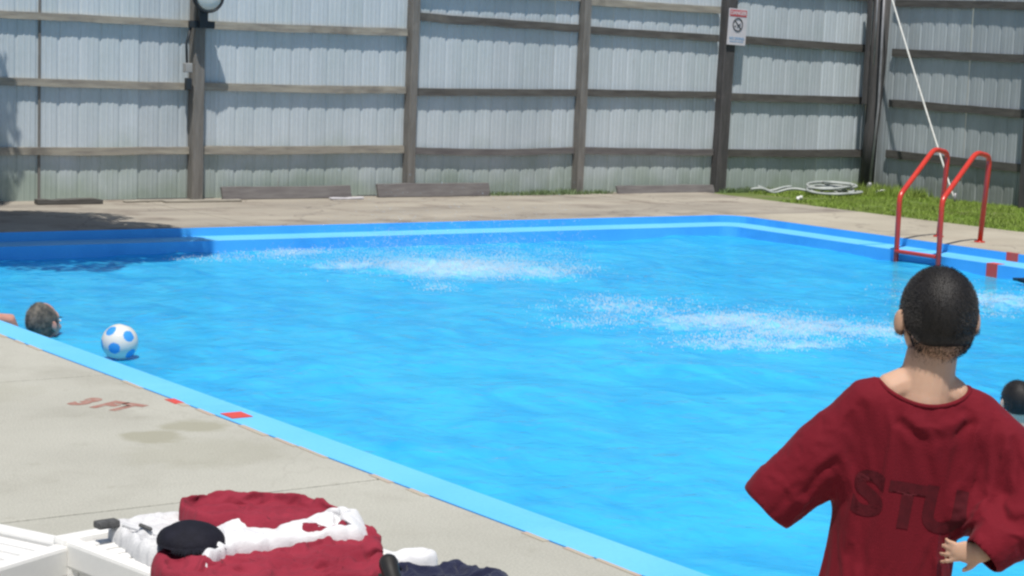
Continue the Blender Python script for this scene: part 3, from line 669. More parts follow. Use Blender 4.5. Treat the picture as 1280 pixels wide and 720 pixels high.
blades('weeds', lambda: (rng.uniform(18.2, 18.98), rng.uniform(17.2, 18.3), 1.4), 1500, M['grass'], .04, .12, 'taller grass growing round the corner post')

# ------------------------------------------------------------------ tree standing left of the pool (its shade falls on the far left corner)
tw = W(3.1, 16.4)
tt = empty('shade_tree', tw, 'leafy tree at the left end of the pool casting shade on the far corner', 'tree')
cc = Vector((-5.2, 14.75, 4.9))-tw
bm = bmesh.new()
tube(bm, [(0, 0, -.1), (.05, 0, 1.5), (.2, -.1, 3.0), (.5, -.2, 4.2)], [.20, .16, .12, .08], 12)
for k in range(9):
    a = k*2.4; e = cc+Vector((1.5*math.cos(a), 1.2*math.sin(a), .2+.7*math.sin(k*1.7))); s_ = Vector((.15, -.05, 2.3+.18*k)); tube(bm, [s_, s_.lerp(e, .5)+Vector((0, 0, .2)), e], [.06, .04, .015], 7)
obj('trunk', bm, M['bark'], tt, True)
V, Fc = [], []
cl = [(cc+Vector((max(-1.7, min(1.6, rng.normal(0, .85))), max(-1.2, min(.75, rng.normal(0, .6))), rng.normal(0, .4))), rng.uniform(.4, .7)) for _ in range(60)]
cl += [(Vector((-6.05, 17.2, 4.3))-tw+Vector((max(-.5, min(.4, rng.normal(0, .3))), max(-.3, min(.3, rng.normal(0, .3))), rng.normal(0, .15))), .5) for _ in range(20)]
cl += [(Vector((-3.75, 14.55, 4.9))-tw+Vector((rng.normal(0, .30), rng.normal(0, .35), rng.normal(0, .2))), .45) for _ in range(16)]
for i in range(84000):
    c_, r_ = cl[rng.integers(96)]; d = Vector(rng.normal(0, 1, 3)); d = d.normalized()*r_*rng.uniform(.4, 1)**.5; p = c_+d
    a = Vector(rng.normal(0, 1, 3)).normalized(); b_ = a.orthogonal().normalized(); s_ = rng.uniform(.035, .07); q = len(V)
    V += [p-a*s_, p+b_*s_*.5, p+a*s_, p-b_*s_*.5]; Fc.append((q, q+1, q+2, q+3))
me = bpy.data.meshes.new('crown'); me.from_pydata(V, [], Fc); link('crown', me, M['leaf'], tt)

# ------------------------------------------------------------------ ball
bl = empty('beach_ball', W(4.34, 10.28, ZW-.02), 'white ball with blue patches floating near the left pool edge', 'ball', None, .4)
bm = bmesh.new(); bmesh.ops.create_icosphere(bm, subdivisions=5, radius=.110)
ctr = []
ph = (1+5**.5)/2
for a in (-1, 1):
    for b in (-ph, ph): ctr += [Vector((0, a, b)), Vector((a, b, 0)), Vector((b, 0, a))]
Rm = Euler((.5, .35, .2)).to_matrix(); ctr = [(Rm @ c_).normalized() for c_ in ctr]
me = bpy.data.meshes.new('ball_skin')
for f in bm.faces:
    d = f.calc_center_median().normalized(); a = max(c_.dot(d) for c_ in ctr); f.material_index = 1 if a > .948 else 0
for v in bm.verts:
    v.co.z += .11+.0
bm.to_mesh(me); bm.free(); me.materials.append(M['ball_white']); me.materials.append(M['ball_blue']); link('ball_skin', me, None, bl, True)

# ------------------------------------------------------------------ people
def rotz(a): return Matrix.Rotation(a, 4, 'Z')
def head_mesh(bm, c, Mh, s=1.0, ears=True):
    """c = centre of the cranium; Mh local +Y is where the face looks; s=1 -> 0.215 m tall head"""
    T = Matrix.Translation(c) @ Mh @ Matrix.Scale(s, 4)
    def E(p, r, rot=None): ellipsoid(bm, (0, 0, 0), r, None) if 0 else bmesh.ops.create_uvsphere(bm, u_segments=22, v_segments=14, radius=1, matrix=T @ Matrix.Translation(Vector(p)) @ (rot.to_matrix().to_4x4() if rot else Matrix()) @ Matrix.Diagonal((*r, 1)))
    E((0, -.012, .012), (.0685, .090, .093)); E((0, .028, -.03), (.060, .062, .078)); E((0, .045, -.082), (.036, .036, .030)); E((0, -.035, -.035), (.060, .052, .06))
    E((0, .050, .018), (.055, .035, .04)); E((0, .095, -.030), (.010, .012, .020)); E((0, .102, -.040), (.013, .011, .010))      # brow, nose
    for sx in (-1, 1):
        E((sx*.032, .066, -.038), (.020, .018, .018))
        if ears:
            E((sx*.0760, -.005, -.012), (.0085, .0165, .029), Euler((.15, 0, -sx*.45))); E((sx*.0715, -.001, -.034), (.005, .008, .010))
    return T
def face_parts(T, parent):
    def P(name, shapes, m):
        bm = bmesh.new()
        for p, r in shapes: bmesh.ops.create_uvsphere(bm, u_segments=14, v_segments=10, radius=1, matrix=T @ Matrix.Translation(Vector(p)) @ Matrix.Diagonal((*r, 1)))
        return obj(name, bm, m, parent, True)
    for sx in (-1, 1):
        P('eye', [((sx*.030, .083, -.008), (.0115, .006, .0065))], M['eye_white']); P('iris', [((sx*.030, .0875, -.008), (.005, .003, .005))], M['iris'])
        P('eyebrow', [((sx*.031, .088, .010), (.018, .004, .003))], M['hair'])
    P('lips', [((0, .086, -.066), (.021, .007, .0045)), ((0, .085, -.072), (.018, .007, .005))], M['lip'])
def hair_cap(T, parent, m, name='hair', grow=.006, fn=None, strands=0, slen=.006, voxel=.005):
    bm = bmesh.new()
    def E(p, r): bmesh.ops.create_uvsphere(bm, u_segments=26, v_segments=18, radius=1, matrix=T @ Matrix.Translation(Vector(p)) @ Matrix.Diagonal((*[q+grow for q in r], 1)))
    E((0, -.012, .012), (.0685, .090, .093)); E((0, -.035, -.035), (.058, .052, .062)); E((0, -.030, -.066), (.046, .036, .040)); E((0, .040, .030), (.052, .040, .035))
    me = remesh(bm, voxel, 4); bm = bmesh.new(); bm.from_mesh(me); Ti = T.inverted()
    bm.normal_update(); nrm = {v: v.normal.copy() for v in bm.verts}; far = []
    field = {v: fn(Ti @ v.co) for v in bm.verts}
    for v, f_ in field.items():
        if f_ < .016: v.co -= nrm[v]*(grow+.006)*min(1.3, max(0, (.016-f_)/.020))
        if f_ < -.012: far.append(v)
    bmesh.ops.delete(bm, geom=far, context='VERTS'); bm.normal_update()
    fs = [f for f in bm.faces if fn(Ti @ f.calc_center_median()) > .004]; base = [(f.calc_center_median().copy(), f.normal.copy()) for f in fs]
    for i in range(strands):
        p, nn = base[random.randrange(len(base))]; d = (nn+Vector((random.uniform(-.5, .5), random.uniform(-.5, .5), random.uniform(-.9, .1)))).normalized()
        sd_ = nn.orthogonal().normalized()*.0006; p = p+Vector((random.uniform(-.003, .003),)*3)*.5
        bm.faces.new([bm.verts.new(q) for q in (p-sd_, p+sd_, p+d*slen*random.uniform(.6, 1.3))])
    return obj(name, bm, m, parent, True)
def hand(bm, wrist, d, back, s=1.0, curl=.35, thumb=1, spread=.16):
    """wrist point, pointing direction d, back = direction the back of the hand faces; thumb side +1/-1"""
    d = Vector(d).normalized(); back = Vector(back); back = (back-d*back.dot(d)).normalized(); side = d.cross(back).normalized()*thumb
    wrist = Vector(wrist); pal = wrist+d*.040*s
    R3 = Matrix((side, d, back)).transposed().to_4x4()
    bmesh.ops.create_uvsphere(bm, u_segments=16, v_segments=10, radius=1, matrix=Matrix.Translation(pal) @ R3 @ Matrix.Diagonal((.030*s, .042*s, .012*s, 1)))
    for k, (off, ln) in enumerate(((.021, .92), (.0075, 1.0), (-.0065, .94), (-.0195, .76))):
        b = pal+side*off*s*1.05+d*.030*s; ln *= .060*s; a = (k-1.5)*-spread; dd = (d*math.cos(a)+side*math.sin(a)).normalized(); pts = [b-dd*.012*s, b]
        ang = 0
        for q in (.42, .32, .26):
            ang += curl*(1+.15*k); pts.append(pts[-1]+(dd*math.cos(ang)-back*math.sin(ang))*ln*q)
        tube(bm, pts, [.0066*s, .0064*s, .0061*s, .0057*s, .0050*s], 9, round_ends=True)
    b = wrist+d*.016*s+side*.022*s; td = (d*.65+side*.75-back*.25).normalized(); tube(bm, [b, b+td*.024*s, b+td*.024*s+(td*.8+d*.5).normalized()*.022*s], [.011*s, .009*s, .007*s], 9, round_ends=True)

# ---- the boy in the maroon shirt
BY = Vector((.80, 3.62, 0))
boy = empty('person', BY, 'boy with short black hair in oversized maroon T-shirt, back turned, hand on hip', 'person')
Hc = Vector((.047, .005, 1.217)); Mh = rotz(.05) @ Matrix.Rotation(-.03, 4, 'Y') @ Matrix.Rotation(-.10, 4, 'X') @ Matrix.Diagonal((1.08, 1.0, .97, 1))
bm = bmesh.new()
Tb = head_mesh(bm, Hc, Mh, .935)
tube(bm, [(.022, .0, 1.01), (.030, -.004, 1.07), (.040, -.006, 1.15)], [.068, .055, .0495], 18)
loft(bm, [(-.022, 0, .64, .100, .075), (-.022, 0, .70, .095, .07), (-.015, 0, .80, .088, .065), (.0, 0, .90, .105, .072), (.010, 0, .98, .115, .070), (.018, 0, 1.03, .105, .058), (.022, 0, 1.065, .060, .045)], 28)
for sx, sh in ((-1, Vector((-.095, 0, 1.015))), (1, Vector((.135, 0, 1.005)))):
    tube(bm, [(.030, -.006, 1.092), Vector((.028, -.004, 1.088)).lerp(sh, .50)+Vector((0, 0, .012)), sh+Vector((0, 0, -.012))], [.040, .039, .030], 14, round_ends=True)
tube(bm, [(-.095, 0, 1.015), (-.24, .02, .865)], [.038, .030], 14, round_ends=True)
tube(bm, [(-.24, .02, .865), (-.14, .13, .865)], [.030, .021], 14, round_ends=True)
hand(bm, (-.13, .135, .865), (1, .05, -.15), (-.1, 1, .1), .85, .2, 1)
tube(bm, [(.135, 0, 1.005), (.262, -.105, .872)], [.038, .030], 14, round_ends=True)
tube(bm, [(.262, -.105, .872), (.128, -.143, .778)], [.030, .0205], 14, round_ends=True)
hand(bm, (.130, -.143, .778), (-1, .36, -.10), (.30, -1, .12), .74, .34, -1, .17)
for sx in (-1, 1):                                                     # legs and feet
    hx = -.022+sx*.055
    tube(bm, [(hx, 0, .66), (hx+sx*.02, .01, .36), (hx+sx*.025, -.005, .07)], [.068, .045, .030], 16, round_ends=True)
    tube(bm, [(hx+sx*.025, -.03, .035), (hx+sx*.03, .05, .032), (hx+sx*.035, .13, .022)], [.030, .030, .022], 14, round_ends=True)
    for t_ in range(5): tube(bm, [(hx+sx*(.060-.014*t_), .13, .015), (hx+sx*(.062-.014*t_), .165+.006*t_, .012)], [.0085+.001*t_]*2, 8, round_ends=True)
col_bm = bm.copy(); boy_collider = remesh(col_bm, .012, 1)
me = remesh(bm, .0034, 4)
body = link('body', me, M['skin'], boy, True)
face_parts(Tb, boy)
def boyhair(p):                                    # signed distance above the hairline (metres)
    front = (.075-p.y) if p.z > .02 else (.010-p.y)+max(0, (p.z+.03))*.6   # forehead / in front of the ears
    low = p.z+.072-.30*max(0, p.y+.075)-.9*max(0, abs(p.x)-.052)
    return min(front, low)
bm = bmesh.new(); Ti_ = Tb.inverted(); bm0 = bmesh.new(); bm0.from_mesh(me); bm0.normal_update(); Ms = Tb.to_3x3()
cand = []
for v in bm0.verts:
    p = Ti_ @ v.co
    if p.y < .0 and -.14 < p.z < -.03 and -.038 < boyhair(p) < .012: cand.append((v.co.copy(), v.normal.copy(), boyhair(p)))
for i in range(9000):
    p, nn, f_ = random.choice(cand)
    if random.random() > 1+f_/.038: continue
    p = p+Vector([random.uniform(-.003, .003) for _ in range(3)]); sd_ = nn.orthogonal().normalized()*.0004; d = (nn*.35+Vector((random.uniform(-.3, .3), random.uniform(-.2, .2), -1))).normalized()
    bm.faces.new([bm.verts.new(q) for q in (p-sd_, p+sd_, p+nn*.0006+d*.0032)])
bm0.free(); obj('nape_stubble', bm, M['hair'], boy)
hair_cap(Tb, boy, M['hair'], grow=.0055, fn=boyhair, strands=12000, slen=.0036, voxel=.0045)

# shirt: torso and wide sleeves grown together, opened at neck, sleeve ends and hem
bm = bmesh.new()
loft(bm, [(-.026, .0, .535, .126, .100), (-.022, 0, .60, .122, .100), (-.016, 0, .69, .116, .096), (-.010, 0, .80, .113, .092), (-.006, 0, .88, .126, .095), (.004, 0, .95, .146, .095),
          (.014, 0, 1.01, .138, .086), (.022, 0, 1.05, .118, .074), (.026, 0, 1.086, .088, .058)], 40, pw=.92)
tube(bm, [(.0, 0, 1.052), (-.070, 0, 1.026), (-.165, .008, .925), (-.255, .015, .83), (-.305, .02, .772)], [.054, .066, .070, .064, .052], 24, round_ends=True)
tube(bm, [(.05, 0, 1.046), (.115, -.003, 1.013), (.195, -.045, .94), (.268, -.085, .865)], [.054, .065, .070, .070], 24, round_ends=True)
tube(bm, [(.262, -.10, .872), (.20, -.125, .830), (.150, -.145, .793), (.120, -.155, .770)], [.068, .060, .048, .042], 24, round_ends=True)
tube(bm, [(-.085, 0, .93), (-.185, .01, .865)], [.055, .045], 16, round_ends=True)
tube(bm, [(.085, -.02, .87), (.15, -.085, .845)], [.06, .05], 16, round_ends=True)
tube(bm, [(.105, -.01, .95), (.175, -.055, .90)], [.06, .055], 16, round_ends=True)
me = remesh(bm, .0085, 3)
bm = bmesh.new(); bm.from_mesh(me); bm.normal_update()
NX = .030
def neckz(x, y):
    q = min(1.0, ((x-NX)/.088)**2); return 1.050+.032*q+(.030 if y > 0 else 0)*(1-q)*.0
# sleeve end planes, hem
dL = Vector((-.305+.255, .005, .772-.83)).normalized(); pL = Vector((-.272, .018, .808))
dR = Vector((-.07, -.02, -.060)).normalized(); pR = Vector((.122, -.155, .772))
def kill(v):
    p = v.co
    if abs(p.x-NX) < .090 and p.z > neckz(p.x, p.y): return True
    if p.x < -.15 and (p-pL).dot(dL) > 0: return True
    if p.y < -.097 and p.x < .20 and (p-pR).dot(dR) > 0 and (p-pR).length < .10: return True
    return p.z < .56
RIDGE = [  # polyline (x,z), width, height : folds on the back
    ([(-.03, 1.035), (.0, 1.012), (.03, 1.005), (.07, 1.015), (.10, 1.03)], .009, .006), ([(-.035, 1.018), (.0, .995), (.03, .987), (.075, .995), (.115, 1.02)], .010, -.012),
    ([(-.02, .985), (.03, .965), (.08, .975)], .012, .004),
    ([(.155, 1.02), (.135, .94), (.10, .86), (.085, .80)], .013, -.014), ([(.175, .99), (.155, .92), (.12, .85), (.10, .80)], .012, .012), ([(.125, 1.0), (.105, .93), (.07, .86), (.05, .81)], .012, .007),
    ([(-.105, .99), (-.115, .92), (-.118, .84)], .012, -.010), ([(-.085, 1.0), (-.09, .92), (-.095, .82)], .013, .006), ([(-.05, .99), (-.06, .90), (-.05, .80)], .014, .004), ([(-.03, .98), (-.03, .93)], .01, -.004),
    ([(-.14, .775), (-.08, .762), (-.02, .752), (.05, .757), (.09, .775)], .012, .007), ([(-.13, .752), (-.06, .733), (.0, .725), (.07, .735)], .014, -.010), ([(-.12, .72), (-.04, .70), (.05, .69)], .016, .007), ([(-.10, .68), (.0, .66), (.08, .67)], .016, -.012),
    ([(.04, .815), (.07, .785), (.085, .76)], .009, -.008), ([(.02, .80), (.045, .775), (.06, .755)], .009, .006),
    ([(-.12, .98), (-.19, .915), (-.235, .87)], .013, .006), ([(-.125, .945), (-.175, .905), (-.20, .86)], .016, -.012), ([(-.165, .90), (-.20, .84), (-.23, .79)], .012, .008), ([(-.21, .90), (-.24, .85), (-.27, .81)], .012, -.007),
    ([(.19, .975), (.23, .915), (.21, .87)], .012, -.010), ([(.21, .96), (.25, .91)], .012, .008), ([(.14, .90), (.185, .875), (.23, .88)], .011, .009), ([(.135, .88), (.18, .855), (.22, .855)], .011, -.010), ([(.16, .84), (.20, .82)], .01, .007)]
def seg_d(px, pz, poly):
    best = 9
    for (ax_, az_), (bx_, bz_) in zip(poly, poly[1:]):
        ex, ez = bx_-ax_, bz_-az_; t_ = max(0, min(1, ((px-ax_)*ex+(pz-az_)*ez)/(ex*ex+ez*ez))); best = min(best, math.hypot(px-ax_-ex*t_, pz-az_-ez*t_))
    return best
for v in bm.verts:
    p = v.co; nn = v.normal.copy(); k = 0.0
    back = max(0.0, min(1.0, -nn.y*1.5+.15))
    if back > 0:
        for poly, wd_, h_ in RIDGE:
            if min(q[0] for q in poly)-.04 < p.x < max(q[0] for q in poly)+.04 and min(q[1] for q in poly)-.04 < p.z < max(q[1] for q in poly)+.04:
                k += (.85 if p.z > .975 and abs(p.x-.03) < .09 else .45)*h_*math.exp(-(seg_d(p.x, p.z, poly)/(wd_*.75))**2)
    k = k*back*1.0+.0035*noise.noise(p*11)+.0025*noise.noise(Vector((p.x*22+4, p.y*22, p.z*9)))+.0022*(1-2*abs(noise.noise(Vector((p.x*16+p.z*9, p.y*14, p.z*13-p.x*8)))))+.0010*noise.noise(p*50)
    if abs(p.x-NX) < .095 and p.z > 1.03: k *= .2
    v.co = p+nn*k
bmesh.ops.smooth_vert(bm, verts=bm.verts, factor=.4)
bmesh.ops.delete(bm, geom=[v for v in bm.verts if kill(v)], context='VERTS')
# keep the largest island, then even out the cut edges
seen = set(); best = []
for v in bm.verts:
    if v in seen: continue
    st = [v]; seen.add(v); isl = []
    while st:
        a = st.pop(); isl.append(a)
        for e in a.link_edges:
            b = e.other_vert(a)
            if b not in seen: seen.add(b); st.append(b)
    if len(isl) > len(best): best = isl
bs = set(best); bmesh.ops.delete(bm, geom=[v for v in bm.verts if v not in bs], context='VERTS')
bd = [v for v in bm.verts if v.is_boundary]
for it in range(14):
    new = {}
    for v in bd:
        nb = [e.other_vert(v) for e in v.link_edges if e.is_boundary]
        if len(nb) == 2: new[v] = v.co*.4+(nb[0].co+nb[1].co)*.3
    for v, c_ in new.items(): v.co = c_
neck = [v for v in bd if abs(v.co.x-NX) < .10 and v.co.z > 1.0]
# order the neckline into a loop for the ribbed collar
loop = []
if neck:
    ns = set(neck); cur = neck[0]; used = set()
    while cur and cur not in used:
        used.add(cur); loop.append(cur.co.copy()); nx = [e.other_vert(cur) for e in cur.link_edges if e.is_boundary and e.other_vert(cur) in ns and e.other_vert(cur) not in used]; cur = nx[0] if nx else None
bm.verts.ensure_lookup_table(); bm.verts.index_update(); bm.normal_update(); pins = {}
for v in bm.verts:
    p = v.co
    if v.is_boundary and p.z > .60: pins[v.index] = 1.0
    elif abs(p.x-NX) < .12 and p.z > 1.055: pins[v.index] = .6
    elif p.x < -.20 and (p-pL).dot(dL) > -.05: pins[v.index] = .9
    elif p.z > 1.0 and v.normal.z > .45: pins[v.index] = .7
    elif p.z > .56 and p.y < -.10 and (p-pR).length < .075: pins[v.index] = .6
    elif p.x > .21: pins[v.index] = .25
    elif p.x < -.14: pins[v.index] = .45
shirt = obj('shirt', bm, M['shirt'], boy, True)
simulate([(shirt, pins, .035, .12, .06, [(boy_collider, BY)], 1.0)], 26)
dg = bpy.context.evaluated_depsgraph_get(); sub = shirt.modifiers.new('subdivision', 'SUBSURF'); sub.levels = 1; sub.render_levels = 1
dg.update(); me = bpy.data.meshes.new_from_object(shirt.evaluated_get(dg)); shirt.modifiers.clear(); shirt.data = me
bvh_bm = bmesh.new(); bvh_bm.from_mesh(me); BV = BVHTree.FromBMesh(bvh_bm); bvh_bm.free()
sol = shirt.modifiers.new('thickness', 'SOLIDIFY'); sol.thickness = .003; sol.offset = -1
if len(loop) > 20:
    lp_ = [sum((loop[(i+k) % len(loop)] for k in range(-4, 5)), Vector())/9 for i in range(0, len(loop), 2)]; lp_.append(lp_[0])
    bm = bmesh.new(); tube(bm, [p+Vector((0, 0, -.001)) for p in lp_], .0048, 10, cap=False); obj('collar', bm, M['shirt_collar'], shirt, True)
# dark block letters printed across the back
def print_letter(ch, size, x, z, rot, bold):
    cu_ = bpy.data.curves.new('t', 'FONT'); cu_.body = ch; cu_.size = size; cu_.align_x = 'CENTER'; cu_.align_y = 'CENTER'; cu_.offset = bold
    t_ = bpy.data.objects.new('tmp', cu_); COL.objects.link(t_); dg = bpy.context.evaluated_depsgraph_get(); dg.update()
    me = bpy.data.meshes.new_from_object(t_.evaluated_get(dg)); bpy.data.objects.remove(t_)
    bm = bmesh.new(); bm.from_mesh(me); bmesh.ops.triangulate(bm, faces=bm.faces)
    for _ in range(7):
        es = [e for e in bm.edges if e.calc_length() > .006]
        if not es: break
        bmesh.ops.subdivide_edges(bm, edges=es, cuts=1); bmesh.ops.triangulate(bm, faces=bm.faces)
    cr, sr = math.cos(rot), math.sin(rot); bad = []
    for v in bm.verts:
        X = x+v.co.x*cr-v.co.y*sr; Zz = z+v.co.x*sr+v.co.y*cr
        hit = BV.ray_cast(Vector((X, -.6, Zz)), Vector((0, 1, 0)), 1.0)
        if hit[0] is None or (X > .075 and hit[0].y < -.105): bad.append(v)
        else: v.co = hit[0]+Vector((0, -.0011, 0))
    if bad: bmesh.ops.delete(bm, geom=bad, context='VERTS')
    bmesh.ops.delete(bm, geom=[e for e in bm.edges if e.calc_length() > .07], context='EDGES')
    return obj('printed_letter', bm, M['shirt_print'], shirt)
print_letter('S', .118, -.083, .862, -.10, .006)
print_letter('T', .118, -.010, .845, -.12, .006)
print_letter('U', .118, .064, .838, -.14, .006)
# shorts
bm = bmesh.new(); loft(bm, [(-.022, 0, .56, .118, .09), (-.022, 0, .66, .116, .088), (-.022, 0, .70, .11, .08)], 28)
for sx in (-1, 1): tube(bm, [(-.022+sx*.055, 0, .60), (-.022+sx*.066, .005, .40)], [.072, .076], 18)
me = remesh(bm, .008, 4); link('shorts', me, M['shorts'], boy, True)

# ---- swimmers
def swimmer(loc, face, label, skin, hairm, hairfn, s=1.0, arm=None, tilt=0.0, strands=0, hairname='hair', beard=False):
    root = empty('person', loc, label, 'person', None, 0)
    bm = bmesh.new(); Mh_ = rotz(face) @ Matrix.Rotation(tilt, 4, 'X')
    T = head_mesh(bm, Vector((0, 0, 0)), Mh_, s)
    R_ = rotz(face)
    def q(x, y, z): return R_ @ Vector((x*s, y*s, z*s))
    tube(bm, [q(0, -.02, -.06), q(0, -.015, -.17)], [.055*s, .062*s], 16)
    for sx in (-1, 1):
        tube(bm, [q(0, -.015, -.15), q(sx*.09, -.01, -.175), q(sx*.165, 0, -.205)], [.05*s, .055*s, .060*s], 14, round_ends=True)
        if arm and sx == arm[0]:
            pts = [q(sx*.165, 0, -.205)]+[Vector(a_) for a_ in arm[1]]; tube(bm, pts, [.052*s, .042*s, .028*s], 14, round_ends=True)
            hand(bm, pts[-1], pts[-1]-pts[-2], (0, 0, 1), s, .15, 1)
        else:
            tube(bm, [q(sx*.165, 0, -.205), q(sx*.24, .03, -.45), q(sx*.20, .2, -.58)], [.052*s, .042*s, .028*s], 14, round_ends=True)
            hand(bm, q(sx*.20, .2, -.58), q(-.1*sx, 1, -.1), (0, 0, 1), s, .15, 1)
    loft(bm, [tuple(q(0, 0, -.80))+(.13*s, .10*s), tuple(q(0, 0, -.62))+(.125*s, .10*s), tuple(q(0, 0, -.40))+(.145*s, .11*s), tuple(q(0, 0, -.24))+(.155*s, .105*s), tuple(q(0, 0, -.17))+(.09*s, .07*s)], 24)
    me = remesh(bm, .0065, 4); link('body', me, skin, root, True); face_parts(T, root)
    hair_cap(T, root, hairm, hairname, .007, hairfn, strands, .012, .007)
    if beard:
        bm = bmesh.new(); bmesh.ops.create_uvsphere(bm, u_segments=20, v_segments=14, radius=1, matrix=T @ Matrix.Translation((0, .04, -.085)) @ Matrix.Diagonal((.045, .045, .034, 1)))
        me = remesh(bm, .006, 2); link('beard', me, hairm, root, True)
    return root
def grey_fn(p):                       # receding: bald in front and on top, long at the back
    return min(.055-p.y-.7*max(0, p.z-.03), p.z+.095)
lw = W(4.27, 11.15)
swimmer(Vector((lw.x-.065, lw.y-.03, -.095)), -.5, 'grey-haired balding man with only his head above the water at the left pool edge', M['skin_pale'], M['hair_grey'], grey_fn, 1.22,
        (-1, [(-.235, .02, .0), (-.37, -.12, .035)]), .12, 2500, beard=True)
def dark_fn(p):
    return min((.078-p.y) if p.z > .02 else (.02-p.y)+max(0, (p.z+.03))*.6, p.z+.060-.25*max(0, p.y+.07))
rw = W(7.66, 6.28)
swimmer(Vector((rw.x+.0, rw.y, -.01)), .15, 'dark-haired swimmer in the pool at the right edge, half hidden by the boy\'s shoulder', M['skin_light'], M['hair'], dark_fn, 1.05, None, -.05, 2500)

# swim fin poking out at the right edge
fb = W(13.9-.35, 11.45, ZW)
fn_ = empty('swim_fin', W(13.27, 10.86, ZW), 'small black pointed fin on the water at the right edge below the red stripe', 'swim fin', None, TH-PI/2)
bm = bmesh.new(); pr = [(-.16, 0, .040), (-.06, -.05, .045), (.12, -.08, .030), (.30, -.09, .0), (.32, .07, .0), (.12, .07, .035), (-.05, .04, .05)]
a = [bm.verts.new((x, y, z+.012)) for x, y, z in pr]; b = [bm.verts.new((x, y, z-.014)) for x, y, z in pr]; bm.faces.new(a); bm.faces.new(b[::-1])
for i in range(len(pr)): bm.faces.new((a[i], b[i], b[(i+1) % len(pr)], a[(i+1) % len(pr)]))
bmesh.ops.recalc_face_normals(bm, faces=bm.faces); obj('blade', bm, M['fin'], fn_)
bm = bmesh.new(); tube(bm, [(.24, -.01, .005), (.34, -.01, -.01), (.46, -.01, -.05)], [.05, .05, .04], 12, round_ends=True); obj('foot_pocket', bm, M['fin'], fn_, True)

# ------------------------------------------------------------------ white resin loungers in the foreground
def lounger(loc, rz, Ln, Wd, label, top=.385):
    """local x = long axis, y = across; origin at one foot corner on the ground"""
    r = empty('sun_lounger', loc, label, 'sun lounger', 'white resin sun loungers', rz)
    for y in (0, Wd-.045):
        bm = bmesh.new(); box(bm, .02, y, top-.075, Ln-.02, y+.045, top, bev=.010); obj('side_rail', bm, M['plastic'], r)
        bm = bmesh.new(); box(bm, .02, y+.010 if y == 0 else y+.010, top-.058, Ln-.02, y+.036, top-.075-.001, bev=.003) if 0 else box(bm, .10, y+.012, top-.115, Ln-.10, y+.033, top-.074, bev=.003); obj('rail_web', bm, M['plastic'], r)
    for x in (0, Ln-.06):
        bm = bmesh.new(); box(bm, x, -.008, top-.070, x+.06, Wd+.008, top+.006, bev=.014); obj('end_rail', bm, M['plastic'], r)
    k = .072
    while k < Ln-.11:
        bm = bmesh.new(); box(bm, k, .047, top-.028, k+.042, Wd-.047, top-.004, bev=.006); obj('slat', bm, M['plastic'], r); k += .052
    for x in (.03, Ln-.10):
        for y in (.002, Wd-.060):
            bm = bmesh.new(); n_ = []
            for z, e in ((top-.07, 0), (top-.16, .004), (top-.17, .010), (0, .004)):
                n_.append([bm.verts.new((x-e+dx*(.060+2*e), y-e*.5+dy*(.055+e), z)) for dx, dy in ((0, 0), (1, 0), (1, 1), (0, 1))])
            for a_, b_ in zip(n_, n_[1:]):
                for q in range(4): bm.faces.new((a_[q], b_[q], b_[(q+1) % 4], a_[(q+1) % 4]))
            bm.faces.new(n_[0]); bm.faces.new(n_[-1][::-1]); bmesh.ops.recalc_face_normals(bm, faces=bm.faces); bmesh.ops.bevel(bm, geom=[e for e in bm.edges if abs((e.verts[0].co-e.verts[1].co).z) > .05], offset=.008, segments=2, affect='EDGES'); obj('leg', bm, M['plastic'], r)
    return r
TOP = .385
lounger(Vector((-1.20, 4.79, 0)), -PI/4, 1.9, .62, 'white plastic sun lounger piled with towels and clothes at the bottom edge') if 0 else None
# axis runs toward lower right; the across direction runs away from the camera
lounger(Vector((-1.19, 4.76, 0)), math.radians(-44), 1.9, .62, 'white plastic sun lounger piled with towels and clothes')
lounger(Vector((-1.12, 4.80, 0)), math.radians(-122)+0, 1.7, -.0+.58, 'empty white plastic sun lounger cut off by the left edge of the picture') if 0 else None
L2 = empty('sun_lounger', Vector((-1.14, 4.72, 0)), 'bare white plastic sun lounger cut off by the bottom left corner of the photo', 'sun lounger', 'white resin sun loungers', math.radians(-119))
def l2(name, *a, bev=.01):
    bm = bmesh.new(); box(bm, *a, bev=bev); return obj(name, bm, M['plastic'], L2)
T2 = .372
l2('side_rail', .0, -.05, T2-.085, 1.7, .0, T2); l2('side_rail', .0, -.60, T2-.085, 1.7, -.55, T2)
l2('end_rail', -.055, -.60, T2-.07, -.002, .0, T2+.004); l2('end_rail', 1.702, -.60, T2-.07, 1.76, .0, T2+.004)
k = .01
while k < 1.65:
    l2('slat', k, -.548, T2-.030, k+.045, -.052, T2-.008, bev=.006); k += .055
bm = bmesh.new(); box(bm, -.075, -.04, 0, .005, .035, T2-.002, bev=.014); obj('leg', bm, M['plastic'], L2)
for x in (.02, 1.6):
    for y in (-.055, -.60): l2('leg', x, y, 0, x+.07, y+.06, T2-.087, bev=.012)

